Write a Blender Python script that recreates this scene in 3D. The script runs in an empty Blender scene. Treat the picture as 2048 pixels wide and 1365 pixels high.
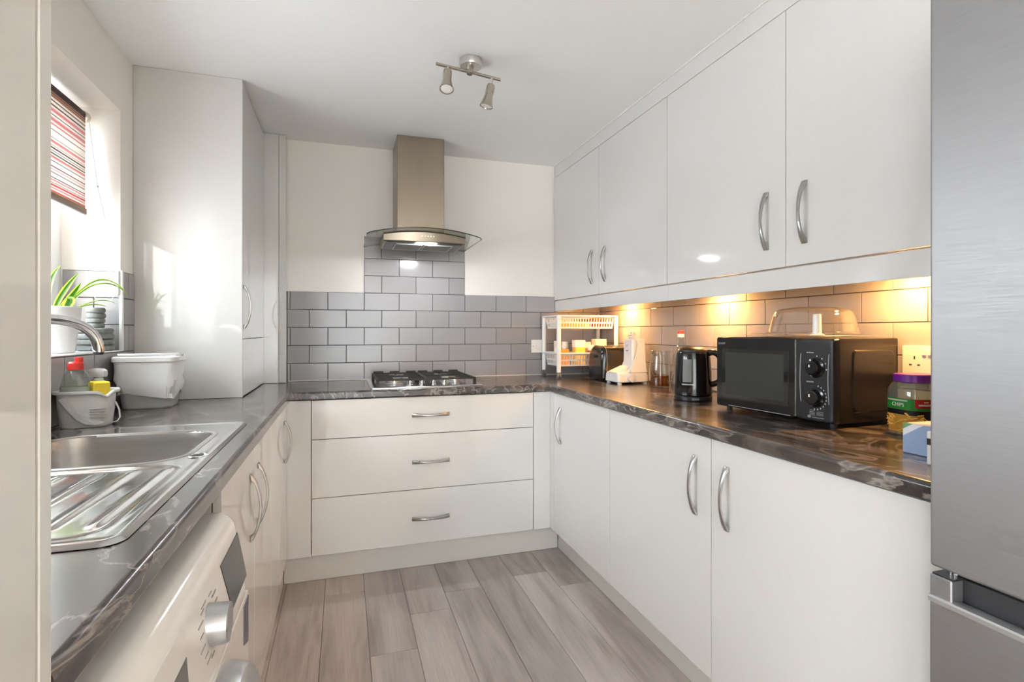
import bpy, bmesh, math, random
from mathutils import Vector, Matrix
random.seed(7)
PI = math.pi
SC = bpy.context.scene
COL = SC.collection

# ------------------------------------------------------------------ camera
cam_d = bpy.data.cameras.new('camera'); cam = bpy.data.objects.new('camera', cam_d); COL.objects.link(cam)
cam_d.sensor_fit = 'HORIZONTAL'; cam_d.sensor_width = 36.0
cam_d.lens = 1053.84 * 36.0 / 2048.0
cam_d.shift_y = -19.08 / 2048.0
cam_d.clip_start = 0.02
cam.location = (0, 0, 1.1964)
cam.rotation_euler = (PI / 2, 0, -0.3096)
SC.camera = cam

# ------------------------------------------------------------------ daylight
world = bpy.data.worlds.new('overcast_sky'); SC.world = world; world.use_nodes = True
bg = world.node_tree.nodes['Background']
bg.inputs['Color'].default_value = (0.90, 0.955, 1.0, 1); bg.inputs['Strength'].default_value = 5.0
def portal(name, loc, rot, sx, sy):
    l = bpy.data.lights.new(name, 'AREA'); l.shape = 'RECTANGLE'; l.size = sx; l.size_y = sy
    l.cycles.is_portal = True
    o = bpy.data.objects.new(name, l); COL.objects.link(o); o.location = loc; o.rotation_euler = rot
portal('daylight_portal_side', (-1.09, 1.75, 1.59), (0, -PI / 2, 0), 0.93, 1.30)
portal('daylight_portal_living_left', (-2.74, -1.95, 1.275), (0, -PI / 2, 0), 1.75, 1.7)
portal('daylight_portal_fill_door', (-0.65, -3.74, 1.13), (PI / 2, 0, 0), 3.1, 2.06)  # sky sampling for the added, unseen glazed doors
vs = SC.view_settings
vs.view_transform = 'Standard'; vs.look = 'None'; vs.gamma = 1.0; vs.use_curve_mapping = False
vs.exposure = 1.78
SC.cycles.max_bounces = 12; SC.cycles.diffuse_bounces = 8; SC.cycles.glossy_bounces = 5
SC.cycles.transparent_max_bounces = 16; SC.cycles.transmission_bounces = 8
SC.cycles.sample_clamp_indirect = 8.0; SC.cycles.caustics_reflective = False; SC.cycles.caustics_refractive = False
SC.cycles.use_denoising = True

# ------------------------------------------------------------------ key measures (metres)
YB, XR, XW = 3.236, 1.66, -0.8216          # back, right, left wall faces
H = 2.289                                  # ceiling
ZW, ZWB = 0.910, 0.872                     # worktop top and underside
XL, XRE, YF = -0.2337, 1.0577, 2.6584      # worktop front edges
XLD, XB, YD = -0.254, 1.0758, 2.679        # base door faces
XU, ZU, ZP = 1.3285, 1.3995, 1.3286        # upper doors
ZD = 0.1233                                # bottom of doors

# ------------------------------------------------------------------ materials
def sr(r, g, b):
    f = lambda c: (c / 255) / 12.92 if c / 255 <= 0.04045 else ((c / 255 + 0.055) / 1.055) ** 2.4
    return (f(r), f(g), f(b), 1)
def new_mat(name):
    m = bpy.data.materials.new(name); m.use_nodes = True
    nt = m.node_tree
    return m, nt, nt.nodes['Principled BSDF']
def N(nt, t, **kw):
    n = nt.nodes.new(t)
    for k, v in kw.items(): setattr(n, k, v)
    return n
def pbr(name, col, rough=0.5, metal=0.0, spec=0.5, coat=0.0, coat_rough=0.03, bump=0.0, bscale=60, var=0.0, trans=0.0, ior=1.5):
    m, nt, b = new_mat(name)
    b.inputs['Base Color'].default_value = col
    b.inputs['Roughness'].default_value = rough; b.inputs['Metallic'].default_value = metal
    b.inputs['Specular IOR Level'].default_value = spec; b.inputs['IOR'].default_value = ior
    b.inputs['Coat Weight'].default_value = coat; b.inputs['Coat Roughness'].default_value = coat_rough
    b.inputs['Transmission Weight'].default_value = trans
    tc = N(nt, 'ShaderNodeTexCoord'); no = N(nt, 'ShaderNodeTexNoise'); no.inputs['Scale'].default_value = bscale
    no.inputs['Detail'].default_value = 4
    nt.links.new(tc.outputs['Object'], no.inputs['Vector'])
    if bump:
        bu = N(nt, 'ShaderNodeBump'); bu.inputs['Strength'].default_value = bump; bu.inputs['Distance'].default_value = 0.002
        nt.links.new(no.outputs['Fac'], bu.inputs['Height']); nt.links.new(bu.outputs['Normal'], b.inputs['Normal'])
    v = var if var else 0.02
    mx = N(nt, 'ShaderNodeMix', data_type='RGBA'); 
    mx.inputs['A'].default_value = tuple(max(0, c * (1 - v)) for c in col[:3]) + (1,)
    mx.inputs['B'].default_value = tuple(min(1, c * (1 + v)) for c in col[:3]) + (1,)
    nt.links.new(no.outputs['Fac'], mx.inputs['Factor']); nt.links.new(mx.outputs['Result'], b.inputs['Base Color'])
    return m
def emit(name, col, s):
    m, nt, b = new_mat(name)
    b.inputs['Base Color'].default_value = col; b.inputs['Emission Color'].default_value = col; b.inputs['Emission Strength'].default_value = s
    return m
def thin_glass(name, tint=(1, 1, 1, 1), rough=0.0, gain=1.0, frost=0.0):
    m = bpy.data.materials.new(name); m.use_nodes = True; nt = m.node_tree; nt.nodes.clear()
    out = N(nt, 'ShaderNodeOutputMaterial'); tr = N(nt, 'ShaderNodeBsdfTransparent'); gl = N(nt, 'ShaderNodeBsdfGlossy')
    tr.inputs['Color'].default_value = tint; gl.inputs['Roughness'].default_value = rough
    lw = N(nt, 'ShaderNodeLayerWeight'); lw.inputs['Blend'].default_value = 0.5
    fr = N(nt, 'ShaderNodeMath', operation='POWER'); fr.inputs[1].default_value = 3.5
    nt.links.new(lw.outputs['Facing'], fr.inputs[0])
    ad = N(nt, 'ShaderNodeMath', operation='ADD'); ad.inputs[1].default_value = 0.045; nt.links.new(fr.outputs[0], ad.inputs[0]); fr = ad
    mu = N(nt, 'ShaderNodeMath', operation='MULTIPLY'); mu.inputs[1].default_value = gain; mu.use_clamp = True
    mix = N(nt, 'ShaderNodeMixShader')
    nt.links.new(fr.outputs[0], mu.inputs[0]); nt.links.new(mu.outputs[0], mix.inputs[0])
    nt.links.new(tr.outputs[0], mix.inputs[1]); nt.links.new(gl.outputs[0], mix.inputs[2])
    last = mix
    if frost:
        df = N(nt, 'ShaderNodeBsdfDiffuse'); df.inputs['Color'].default_value = (0.85, 0.85, 0.85, 1)
        m2 = N(nt, 'ShaderNodeMixShader'); m2.inputs[0].default_value = frost
        nt.links.new(mix.outputs[0], m2.inputs[1]); nt.links.new(df.outputs[0], m2.inputs[2]); last = m2
    nt.links.new(last.outputs[0], out.inputs['Surface'])
    return m
def steel(name, col, rough, stretch, aniso_scale=1.0, bumps=0.05):
    m, nt, b = new_mat(name)
    b.inputs['Base Color'].default_value = col; b.inputs['Metallic'].default_value = 1.0
    tc = N(nt, 'ShaderNodeTexCoord'); mp = N(nt, 'ShaderNodeMapping'); mp.inputs['Scale'].default_value = stretch
    no = N(nt, 'ShaderNodeTexNoise'); no.inputs['Scale'].default_value = 1.0; no.inputs['Detail'].default_value = 3
    nt.links.new(tc.outputs['Object'], mp.inputs['Vector']); nt.links.new(mp.outputs['Vector'], no.inputs['Vector'])
    mr = N(nt, 'ShaderNodeMapRange'); mr.inputs['To Min'].default_value = rough * 0.75; mr.inputs['To Max'].default_value = rough * 1.3
    nt.links.new(no.outputs['Fac'], mr.inputs['Value']); nt.links.new(mr.outputs['Result'], b.inputs['Roughness'])
    mx = N(nt, 'ShaderNodeMix', data_type='RGBA')
    mx.inputs['A'].default_value = tuple(c * 0.82 for c in col[:3]) + (1,); mx.inputs['B'].default_value = tuple(min(1, c * 1.12) for c in col[:3]) + (1,)
    nt.links.new(no.outputs['Fac'], mx.inputs['Factor']); nt.links.new(mx.outputs['Result'], b.inputs['Base Color'])
    bu = N(nt, 'ShaderNodeBump'); bu.inputs['Strength'].default_value = bumps; bu.inputs['Distance'].default_value = 0.001
    nt.links.new(no.outputs['Fac'], bu.inputs['Height']); nt.links.new(bu.outputs['Normal'], b.inputs['Normal'])
    return m
def worktop_mat():
    m, nt, b = new_mat('dark_marble_laminate')
    tc = N(nt, 'ShaderNodeTexCoord')
    mp = N(nt, 'ShaderNodeMapping'); mp.inputs['Scale'].default_value = (1.0, 0.55, 1.6); mp.inputs['Rotation'].default_value = (0.15, 0.1, 0.35)
    nt.links.new(tc.outputs['Object'], mp.inputs['Vector'])
    n1 = N(nt, 'ShaderNodeTexNoise'); n1.inputs['Scale'].default_value = 5.0; n1.inputs['Detail'].default_value = 8; n1.inputs['Distortion'].default_value = 2.2
    nt.links.new(mp.outputs['Vector'], n1.inputs['Vector'])
    r1 = N(nt, 'ShaderNodeValToRGB'); e = r1.color_ramp.elements
    e[0].position = 0.30; e[0].color = sr(28, 26, 26); e[1].position = 0.75; e[1].color = sr(112, 104, 99)
    x = e.new(0.48); x.color = sr(52, 47, 45); x = e.new(0.58); x.color = sr(80, 71, 66)
    nt.links.new(n1.outputs['Fac'], r1.inputs['Fac'])
    n2 = N(nt, 'ShaderNodeTexNoise'); n2.inputs['Scale'].default_value = 6.0; n2.inputs['Detail'].default_value = 9; n2.inputs['Distortion'].default_value = 1.6
    nt.links.new(mp.outputs['Vector'], n2.inputs['Vector'])
    r2 = N(nt, 'ShaderNodeValToRGB'); e = r2.color_ramp.elements
    e[0].position = 0.47; e[0].color = (0, 0, 0, 1); e[1].position = 0.53; e[1].color = (0, 0, 0, 1); x = e.new(0.50); x.color = (0.75, 0.75, 0.75, 1)
    nt.links.new(n2.outputs['Fac'], r2.inputs['Fac'])
    n3 = N(nt, 'ShaderNodeTexNoise'); n3.inputs['Scale'].default_value = 3.0
    nt.links.new(mp.outputs['Vector'], n3.inputs['Vector'])
    mu = N(nt, 'ShaderNodeMath', operation='MULTIPLY'); nt.links.new(r2.outputs['Color'], mu.inputs[0]); nt.links.new(n3.outputs['Fac'], mu.inputs[1])
    mx = N(nt, 'ShaderNodeMix', data_type='RGBA'); mx.inputs['B'].default_value = sr(190, 182, 176)
    nt.links.new(mu.outputs[0], mx.inputs['Factor']); nt.links.new(r1.outputs['Color'], mx.inputs['A'])
    nt.links.new(mx.outputs['Result'], b.inputs['Base Color'])
    b.inputs['Roughness'].default_value = 0.24; b.inputs['Coat Weight'].default_value = 0.55; b.inputs['Coat IOR'].default_value = 1.5; b.inputs['Coat Roughness'].default_value = 0.22
    bu = N(nt, 'ShaderNodeBump'); bu.inputs['Strength'].default_value = 0.06; bu.inputs['Distance'].default_value = 0.002
    n4 = N(nt, 'ShaderNodeTexNoise'); n4.inputs['Scale'].default_value = 160
    nt.links.new(tc.outputs['Object'], n4.inputs['Vector']); nt.links.new(n4.outputs['Fac'], bu.inputs['Height']); nt.links.new(bu.outputs['Normal'], b.inputs['Normal'])
    return m
def plank_mat():
    m, nt, b = new_mat('grey_oak_plank')
    tc = N(nt, 'ShaderNodeTexCoord'); oi = N(nt, 'ShaderNodeObjectInfo')
    ad = N(nt, 'ShaderNodeVectorMath', operation='SCALE'); ad.inputs['Scale'].default_value = 1.0
    cx = N(nt, 'ShaderNodeCombineXYZ')
    m1 = N(nt, 'ShaderNodeMath', operation='MULTIPLY'); m1.inputs[1].default_value = 37.0
    nt.links.new(oi.outputs['Random'], m1.inputs[0]); nt.links.new(m1.outputs[0], cx.inputs['X']); nt.links.new(m1.outputs[0], cx.inputs['Y'])
    va = N(nt, 'ShaderNodeVectorMath', operation='ADD'); nt.links.new(tc.outputs['Object'], va.inputs[0]); nt.links.new(cx.outputs[0], va.inputs[1])
    mp = N(nt, 'ShaderNodeMapping'); mp.inputs['Scale'].default_value = (9, 1.0, 1); nt.links.new(va.outputs[0], mp.inputs['Vector'])
    n1 = N(nt, 'ShaderNodeTexNoise'); n1.inputs['Scale'].default_value = 1.3; n1.inputs['Detail'].default_value = 7; n1.inputs['Distortion'].default_value = 0.7
    nt.links.new(mp.outputs[0], n1.inputs['Vector'])
    r1 = N(nt, 'ShaderNodeValToRGB'); e = r1.color_ramp.elements
    e[0].position = 0.25; e[0].color = sr(142, 131, 125); e[1].position = 0.78; e[1].color = sr(196, 187, 182); x = e.new(0.5); x.color = sr(176, 166, 161)
    nt.links.new(n1.outputs['Fac'], r1.inputs['Fac'])
    mp2 = N(nt, 'ShaderNodeMapping'); mp2.inputs['Scale'].default_value = (160, 5, 1); nt.links.new(va.outputs[0], mp2.inputs['Vector'])
    n2 = N(nt, 'ShaderNodeTexNoise'); n2.inputs['Detail'].default_value = 4; n2.inputs['Scale'].default_value = 1.0
    nt.links.new(mp2.outputs[0], n2.inputs['Vector'])
    r2 = N(nt, 'ShaderNodeMapRange'); r2.inputs['From Min'].default_value = 0.3; r2.inputs['From Max'].default_value = 0.7; r2.inputs['To Min'].default_value = 0.90; r2.inputs['To Max'].default_value = 1.07
    nt.links.new(n2.outputs['Fac'], r2.inputs['Value'])
    r3 = N(nt, 'ShaderNodeMapRange'); r3.inputs['To Min'].default_value = 0.84; r3.inputs['To Max'].default_value = 1.12
    nt.links.new(oi.outputs['Random'], r3.inputs['Value'])
    mm = N(nt, 'ShaderNodeMath', operation='MULTIPLY'); nt.links.new(r2.outputs[0], mm.inputs[0]); nt.links.new(r3.outputs[0], mm.inputs[1])
    vm = N(nt, 'ShaderNodeVectorMath', operation='SCALE'); nt.links.new(r1.outputs['Color'], vm.inputs[0]); nt.links.new(mm.outputs[0], vm.inputs['Scale'])
    nt.links.new(vm.outputs[0], b.inputs['Base Color'])
    b.inputs['Roughness'].default_value = 0.34
    bu = N(nt, 'ShaderNodeBump'); bu.inputs['Strength'].default_value = 0.12; bu.inputs['Distance'].default_value = 0.001
    nt.links.new(n2.outputs['Fac'], bu.inputs['Height']); nt.links.new(bu.outputs['Normal'], b.inputs['Normal'])
    return m
def tile_mat(name, col):
    m, nt, b = new_mat(name)
    oi = N(nt, 'ShaderNodeObjectInfo'); tc = N(nt, 'ShaderNodeTexCoord')
    no = N(nt, 'ShaderNodeTexNoise'); no.inputs['Scale'].default_value = 14; nt.links.new(tc.outputs['Object'], no.inputs['Vector'])
    mr = N(nt, 'ShaderNodeMapRange'); mr.inputs['To Min'].default_value = 0.93; mr.inputs['To Max'].default_value = 1.07; nt.links.new(oi.outputs['Random'], mr.inputs['Value'])
    vm = N(nt, 'ShaderNodeVectorMath', operation='SCALE'); vm.inputs[0].default_value = col[:3]; nt.links.new(mr.outputs[0], vm.inputs['Scale'])
    nt.links.new(vm.outputs[0], b.inputs['Base Color']); b.inputs['Roughness'].default_value = 0.16
    bu = N(nt, 'ShaderNodeBump'); bu.inputs['Strength'].default_value = 0.02; bu.inputs['Distance'].default_value = 0.004
    nt.links.new(no.outputs['Fac'], bu.inputs['Height']); nt.links.new(bu.outputs['Normal'], b.inputs['Normal'])
    return m
def ramp_mat(name, axis_vec, lo, hi, stops, rough=0.7, trans=0.0):
    """flat print: constant colour bands along a direction of the object's own space"""
    m, nt, b = new_mat(name)
    tc = N(nt, 'ShaderNodeTexCoord'); dp = N(nt, 'ShaderNodeVectorMath', operation='DOT_PRODUCT'); dp.inputs[1].default_value = axis_vec
    nt.links.new(tc.outputs['Object'], dp.inputs[0])
    mr = N(nt, 'ShaderNodeMapRange'); mr.inputs['From Min'].default_value = lo; mr.inputs['From Max'].default_value = hi; nt.links.new(dp.outputs['Value'], mr.inputs['Value'])
    rp = N(nt, 'ShaderNodeValToRGB'); rp.color_ramp.interpolation = 'CONSTANT'; e = rp.color_ramp.elements
    e[0].position = stops[0][0]; e[0].color = stops[0][1]; e[1].position = stops[1][0]; e[1].color = stops[1][1]
    for p, c in stops[2:]:
        k = e.new(p); k.color = c
    nt.links.new(mr.outputs[0], rp.inputs['Fac']); nt.links.new(rp.outputs['Color'], b.inputs['Base Color']); b.inputs['Roughness'].default_value = rough
    return m

def fill_voile_mat():  # cloth of the unseen curtain added to soften the fill light
    m, nt, b = new_mat('white_fill_voile')
    tl = N(nt, 'ShaderNodeBsdfTranslucent'); tl.inputs['Color'].default_value = (0.90, 0.89, 0.87, 1)
    no = N(nt, 'ShaderNodeTexNoise'); no.inputs['Scale'].default_value = 400; tc = N(nt, 'ShaderNodeTexCoord'); nt.links.new(tc.outputs['Object'], no.inputs['Vector'])
    bu = N(nt, 'ShaderNodeBump'); bu.inputs['Strength'].default_value = 0.1; nt.links.new(no.outputs['Fac'], bu.inputs['Height']); nt.links.new(bu.outputs['Normal'], b.inputs['Normal'])
    b.inputs['Base Color'].default_value = (0.85, 0.84, 0.82, 1); b.inputs['Roughness'].default_value = 0.9
    ms = N(nt, 'ShaderNodeMixShader'); ms.inputs[0].default_value = 0.65
    nt.links.new(b.outputs[0], ms.inputs[1]); nt.links.new(tl.outputs[0], ms.inputs[2]); nt.links.new(ms.outputs[0], nt.nodes['Material Output'].inputs['Surface'])
    return m
MT = dict(
    wall=pbr('white_wall_paint', (0.86, 0.83, 0.79, 1), 0.75, bump=0.12, bscale=90),
    magnolia=pbr('warm_magnolia_paint', (0.84, 0.765, 0.67, 1), 0.8, bump=0.1, bscale=80),
    fill_voile=fill_voile_mat(),
    ceiling=pbr('white_ceiling_paint', (0.92, 0.925, 0.925, 1), 0.85, bump=0.1, bscale=70),
    gloss=pbr('light_grey_gloss_door', (0.715, 0.71, 0.70, 1), 0.055, spec=0.5, coat=0.4, coat_rough=0.02),
    plinth=pbr('light_grey_matt_board', (0.62, 0.60, 0.575, 1), 0.35),
    carcass=pbr('dark_cabinet_carcass', (0.18, 0.17, 0.16, 1), 0.6),
    whitecarc=pbr('pale_cabinet_carcass', (0.70, 0.68, 0.65, 1), 0.4),
    carpet=pbr('beige_carpet', (0.58, 0.49, 0.40, 1), 0.95, bump=0.5, bscale=300), worktop=worktop_mat(), plank=plank_mat(), underlay=pbr('dark_floor_joint', (0.12, 0.11, 0.105, 1), 0.7),
    tile=tile_mat('grey_metro_tile', (0.335, 0.325, 0.335)), grout=pbr('dark_grey_grout', (0.10, 0.095, 0.095, 1), 0.9, bump=0.3, bscale=300),
    handle=steel('satin_nickel', (0.48, 0.475, 0.47, 1), 0.30, (40, 40, 40), bumps=0.0),
    fridge=steel('brushed_fridge_steel', (0.38, 0.38, 0.39, 1), 0.5, (6, 14, 420), bumps=0.04),
    hoodst=steel('brushed_hood_steel', (0.34, 0.285, 0.225, 1), 0.33, (9, 9, 1.5), bumps=0.01),
    sink=steel('polished_sink_steel', (0.66, 0.66, 0.66, 1), 0.13, (4, 90, 90), bumps=0.01),
    sinkb=steel('satin_sink_steel', (0.55, 0.53, 0.51, 1), 0.32, (4, 60, 60), bumps=0.01),
    chrome=pbr('polished_chrome', (0.75, 0.75, 0.75, 1), 0.05, metal=1.0),
    nickel=steel('brushed_nickel', (0.50, 0.46, 0.39, 1), 0.20, (60, 60, 4), bumps=0.0),
    nickel_l=steel('pale_brushed_nickel', (0.66, 0.64, 0.62, 1), 0.33, (120, 120, 120), bumps=0.0),
    darksteel=pbr('dark_fridge_grey', (0.035, 0.035, 0.04, 1), 0.4),
    black=pbr('black_plastic_gloss', (0.006, 0.006, 0.007, 1), 0.14, coat=0.3),
    black_s=pbr('black_plastic_satin', (0.012, 0.012, 0.013, 1), 0.33),
    iron=pbr('black_cast_iron', (0.012, 0.012, 0.012, 1), 0.5, bump=0.2, bscale=300),
    rubber=pbr('dark_rubber', (0.03, 0.03, 0.03, 1), 0.7),
    brass=pbr('burner_brass', (0.75, 0.60, 0.33, 1), 0.3, metal=1.0),
    white=pbr('white_plastic', (0.80, 0.80, 0.79, 1), 0.28), white_g=pbr('white_enamel', (0.82, 0.82, 0.81, 1), 0.12, coat=0.3),
    upvc=pbr('white_window_frame', (0.85, 0.86, 0.87, 1), 0.25),
    whitem=pbr('matt_white', (0.85, 0.84, 0.82, 1), 0.7),
    greyp=pbr('grey_plastic', (0.42, 0.43, 0.43, 1), 0.4), greypd=pbr('dark_grey_plastic', (0.16, 0.16, 0.16, 1), 0.4),
    silver=pbr('silver_plastic', (0.52, 0.53, 0.54, 1), 0.28, metal=0.7),
    glass=thin_glass('clear_glass', (0.94, 0.95, 0.94, 1), 0.0, 1.0), glassh=thin_glass('thick_glass', (0.80, 0.80, 0.78, 1), 0.0, 1.6), pane=thin_glass('window_glass', (0.98, 0.99, 0.99, 1), 0, 0.6),
    hoodglass=thin_glass('smoked_hood_glass', (0.90, 0.92, 0.88, 1), 0.02, 0.8), glassedge=pbr('green_glass_edge', (0.03, 0.045, 0.035, 1), 0.1),
    dome=thin_glass('clear_plastic', (0.95, 0.94, 0.94, 1), 0.06, 1.2, frost=0.03), bottle_c=thin_glass('clear_bottle_plastic', (0.86, 0.91, 0.87, 1), 0.04, 1.3, frost=0.05),
    tea=pbr('brown_tea', (0.42, 0.13, 0.02, 1), 0.05, trans=0.85, ior=1.33), soap=thin_glass('green_soap', (0.72, 0.80, 0.72, 1), 0.05, 1.0, frost=0.25),
    red=pbr('red_plastic', (0.70, 0.04, 0.03, 1), 0.3), sponge=pbr('yellow_sponge', (0.85, 0.62, 0.05, 1), 0.9, bump=0.6, bscale=240, var=0.15),
    mint=pbr('pale_green_plastic', (0.66, 0.76, 0.70, 1), 0.35), bag=pbr('white_bin_bag', (0.80, 0.81, 0.82, 1), 0.45, bump=0.2, bscale=30),
    leaf=pbr('green_leaf', (0.10, 0.26, 0.04, 1), 0.4, var=0.2), leafe=pbr('pale_leaf_margin', (0.60, 0.72, 0.16, 1), 0.4, var=0.15),
    soil=pbr('dark_soil', (0.05, 0.035, 0.025, 1), 0.95, bump=1, bscale=120),
    stone=pbr('grey_slate', (0.17, 0.175, 0.165, 1), 0.7, bump=0.8, bscale=60, var=0.45),
    purple=pbr('purple_plastic', (0.14, 0.015, 0.26, 1), 0.3), green=pbr('green_label', (0.03, 0.36, 0.04, 1), 0.4), redl=pbr('red_label', (0.62, 0.02, 0.02, 1), 0.4),
    blackl=pbr('black_label', (0.015, 0.015, 0.014, 1), 0.35), chips=pbr('golden_potato_stick', (0.78, 0.42, 0.07, 1), 0.6, var=0.3, bscale=40),
    paper=pbr('white_paper', (0.80, 0.79, 0.77, 1), 0.8), printw=pbr('white_print', (0.75, 0.75, 0.73, 1), 0.5), printg=pbr('grey_print', (0.30, 0.31, 0.32, 1), 0.5),
    yellow=pbr('yellow_packet', (0.80, 0.55, 0.10, 1), 0.4), orange=pbr('orange_packet', (0.75, 0.28, 0.05, 1), 0.4), spice=pbr('brown_spice', (0.33, 0.10, 0.03, 1), 0.5),
    cream=pbr('cream_carton', (0.78, 0.70, 0.58, 1), 0.6), wood=pbr('warm_wood', (0.35, 0.17, 0.08, 1), 0.4),
    mwwin=pbr('dark_door_glass', (0.015, 0.016, 0.015, 1), 0.04, coat=0.5), mwmesh=pbr('dark_window_mesh', (0.03, 0.032, 0.03, 1), 0.35),
    mwside=pbr('black_painted_steel', (0.016, 0.013, 0.011, 1), 0.22),
    lamp_w=emit('hood_lamp_glow', (0.95, 0.97, 1, 1), 300), lamp_y=emit('under_light_glow', (1, 0.48, 0.13, 1), 270), bulb=pbr('frosted_bulb_glass', (0.80, 0.79, 0.76, 1), 0.35),
    filt=pbr('hood_filter_mesh', (0.20, 0.20, 0.15, 1), 0.45, metal=0.6, bump=0.8, bscale=700), under=pbr('hood_grey_under', (0.16, 0.16, 0.165, 1), 0.4, metal=0.5),
    display=pbr('dark_display', (0.02, 0.02, 0.019, 1), 0.08), bluel=pbr('blue_sticker', (0.10, 0.11, 0.14, 1), 0.4),
)

# ------------------------------------------------------------------ mesh helpers
def BM(): return bmesh.new()
def box(bm, a, b, bev=0.0, seg=1):
    a, b = [min(p) for p in zip(a, b)], [max(p) for p in zip(a, b)]
    r = bmesh.ops.create_cube(bm, size=1.0)
    vs_ = r['verts']
    for v in vs_:
        v.co = Vector([(a[i] + b[i]) / 2 + v.co[i] * (b[i] - a[i]) for i in range(3)])
    if bev > 0:
        es = list({e for v in vs_ for e in v.link_edges})
        bmesh.ops.bevel(bm, geom=es, offset=bev, segments=seg, affect='EDGES', profile=0.5)
    return bm
def loft(bm, rings, cap=True, closed=True):
    R = [[bm.verts.new(p) for p in ring] for ring in rings]
    n = len(R[0])
    for i in range(len(R) - 1):
        for j in range(n if closed else n - 1):
            bm.faces.new((R[i][j], R[i][(j + 1) % n], R[i + 1][(j + 1) % n], R[i + 1][j]))
    if cap and closed:
        bm.faces.new(R[0][::-1]); bm.faces.new(R[-1])
    return bm
def frame_for(d):
    d = Vector(d).normalized()
    u = d.cross(Vector((0, 0, 1)))
    if u.length < 1e-3: u = Vector((1, 0, 0))
    u.normalize(); return u, d.cross(u).normalized()
def tube(bm, pts, r, seg=10, cap=True, closed=False):
    pts = [Vector(p) for p in pts]; n = len(pts); rings = []
    rs = r if isinstance(r, (list, tuple)) else [r] * n
    u = None
    for i, p in enumerate(pts):
        d = (pts[min(i + 1, n - 1)] - pts[max(i - 1, 0)])
        if closed: d = pts[(i + 1) % n] - pts[i - 1]
        d.normalize()
        if u is None: u, w = frame_for(d)
        else:
            u = (u - d * u.dot(d)).normalized(); w = d.cross(u).normalized()
        rings.append([p + (u * math.cos(2 * PI * k / seg) + w * math.sin(2 * PI * k / seg)) * rs[i] for k in range(seg)])
    if closed: rings.append(rings[0]); return loft(bm, rings, cap=False)
    return loft(bm, rings, cap=cap)
def cyl(bm, p0, p1, r0, r1=None, seg=24): return tube(bm, [p0, p1], [r0, r0 if r1 is None else r1], seg)
def lathe(bm, prof, c=(0, 0, 0), seg=32, cap=True, M=None):
    rings = []
    for r, z in prof:
        ring = [Vector((r * math.cos(2 * PI * k / seg), r * math.sin(2 * PI * k / seg), z)) for k in range(seg)]
        rings.append([(M @ p if M else p) + Vector(c) for p in ring])
    return loft(bm, rings, cap=cap)
def prism(bm, poly, axis, a, b):
    """poly: 2-D outline in the two other axes (in x,y,z order), extruded from a to b along axis"""
    def pt(p, t):
        q = list(p); q.insert('xyz'.index(axis), t); return Vector(q)
    return loft(bm, [[pt(p, a) for p in poly], [pt(p, b) for p in poly]])
def rrect(x0, x1, y0, y1, r, n=6):
    out = []
    for cx, cy, a0 in ((x1 - r, y1 - r, 0), (x0 + r, y1 - r, PI / 2), (x0 + r, y0 + r, PI), (x1 - r, y0 + r, 3 * PI / 2)):
        for k in range(n + 1):
            a = a0 + PI / 2 * k / n; out.append((cx + r * math.cos(a), cy + r * math.sin(a)))
    return out
def arc(p0, p1, p2, n=10):
    p0, p1, p2 = map(Vector, (p0, p1, p2))
    return [(1 - t) ** 2 * p0 + 2 * t * (1 - t) * p1 + t * t * p2 for t in [k / n for k in range(n + 1)]]
def rootM(o):
    while o.parent: o = o.parent
    return o.matrix_basis.copy()
def obj(name, bm, mat, parent=None, local=False, smooth=True, kind=None, label=None):
    me = bpy.data.meshes.new(name)
    if parent is not None and not local: bm.transform(rootM(parent).inverted())
    bmesh.ops.recalc_face_normals(bm, faces=bm.faces)
    bm.to_mesh(me); bm.free()
    for m in (mat if isinstance(mat, (list, tuple)) else [mat]): me.materials.append(MT[m] if isinstance(m, str) else m)
    if smooth:
        for p in me.polygons: p.use_smooth = True
        me.set_sharp_from_angle(angle=math.radians(32))
    o = bpy.data.objects.new(name, me); COL.objects.link(o)
    if smooth and len(me.polygons) < 3000:
        wn = o.modifiers.new('weighted_normal', 'WEIGHTED_NORMAL'); wn.keep_sharp = True; wn.weight = 100
    if parent is not None: o.parent = parent
    if kind: o['kind'] = kind
    if label: o['label'] = label
    return o
def thing(name, label, cat, loc=(0, 0, 0), rz=0.0, group=None):
    o = bpy.data.objects.new(name, None); COL.objects.link(o); o.empty_display_size = 0.05
    o.location = loc; o.rotation_euler = (0, 0, rz); o['label'] = label; o['category'] = cat
    if group: o['group'] = group
    return o
def tag(o, label, cat, group=None):
    o['label'] = label; o['category'] = cat
    if group: o['group'] = group
    return o
def struct(name, bm, mat, label=None):
    o = obj(name, bm, mat); o['kind'] = 'structure'
    if label: o['label'] = label
    return o
def text(name, body, size, mat, parent, loc, xdir, ydir, align='CENTER'):
    """flat lettering as a thin mesh; loc/xdir/ydir in the root's local space"""
    cu = bpy.data.curves.new(name, 'FONT'); cu.body = body; cu.size = size; cu.align_x = align; cu.align_y = 'CENTER'; cu.extrude = 0.0002
    tmp = bpy.data.objects.new(name, cu); me = bpy.data.meshes.new_from_object(tmp); bpy.data.objects.remove(tmp)
    x, y = Vector(xdir).normalized(), Vector(ydir).normalized(); z = x.cross(y)
    me.transform(Matrix(((x.x, y.x, z.x, loc[0]), (x.y, y.y, z.y, loc[1]), (x.z, y.z, z.z, loc[2]), (0, 0, 0, 1))))
    me.materials.clear(); me.materials.append(MT[mat]); me.name = name
    o = bpy.data.objects.new(name, me); COL.objects.link(o); o.parent = parent
    return o

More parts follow.
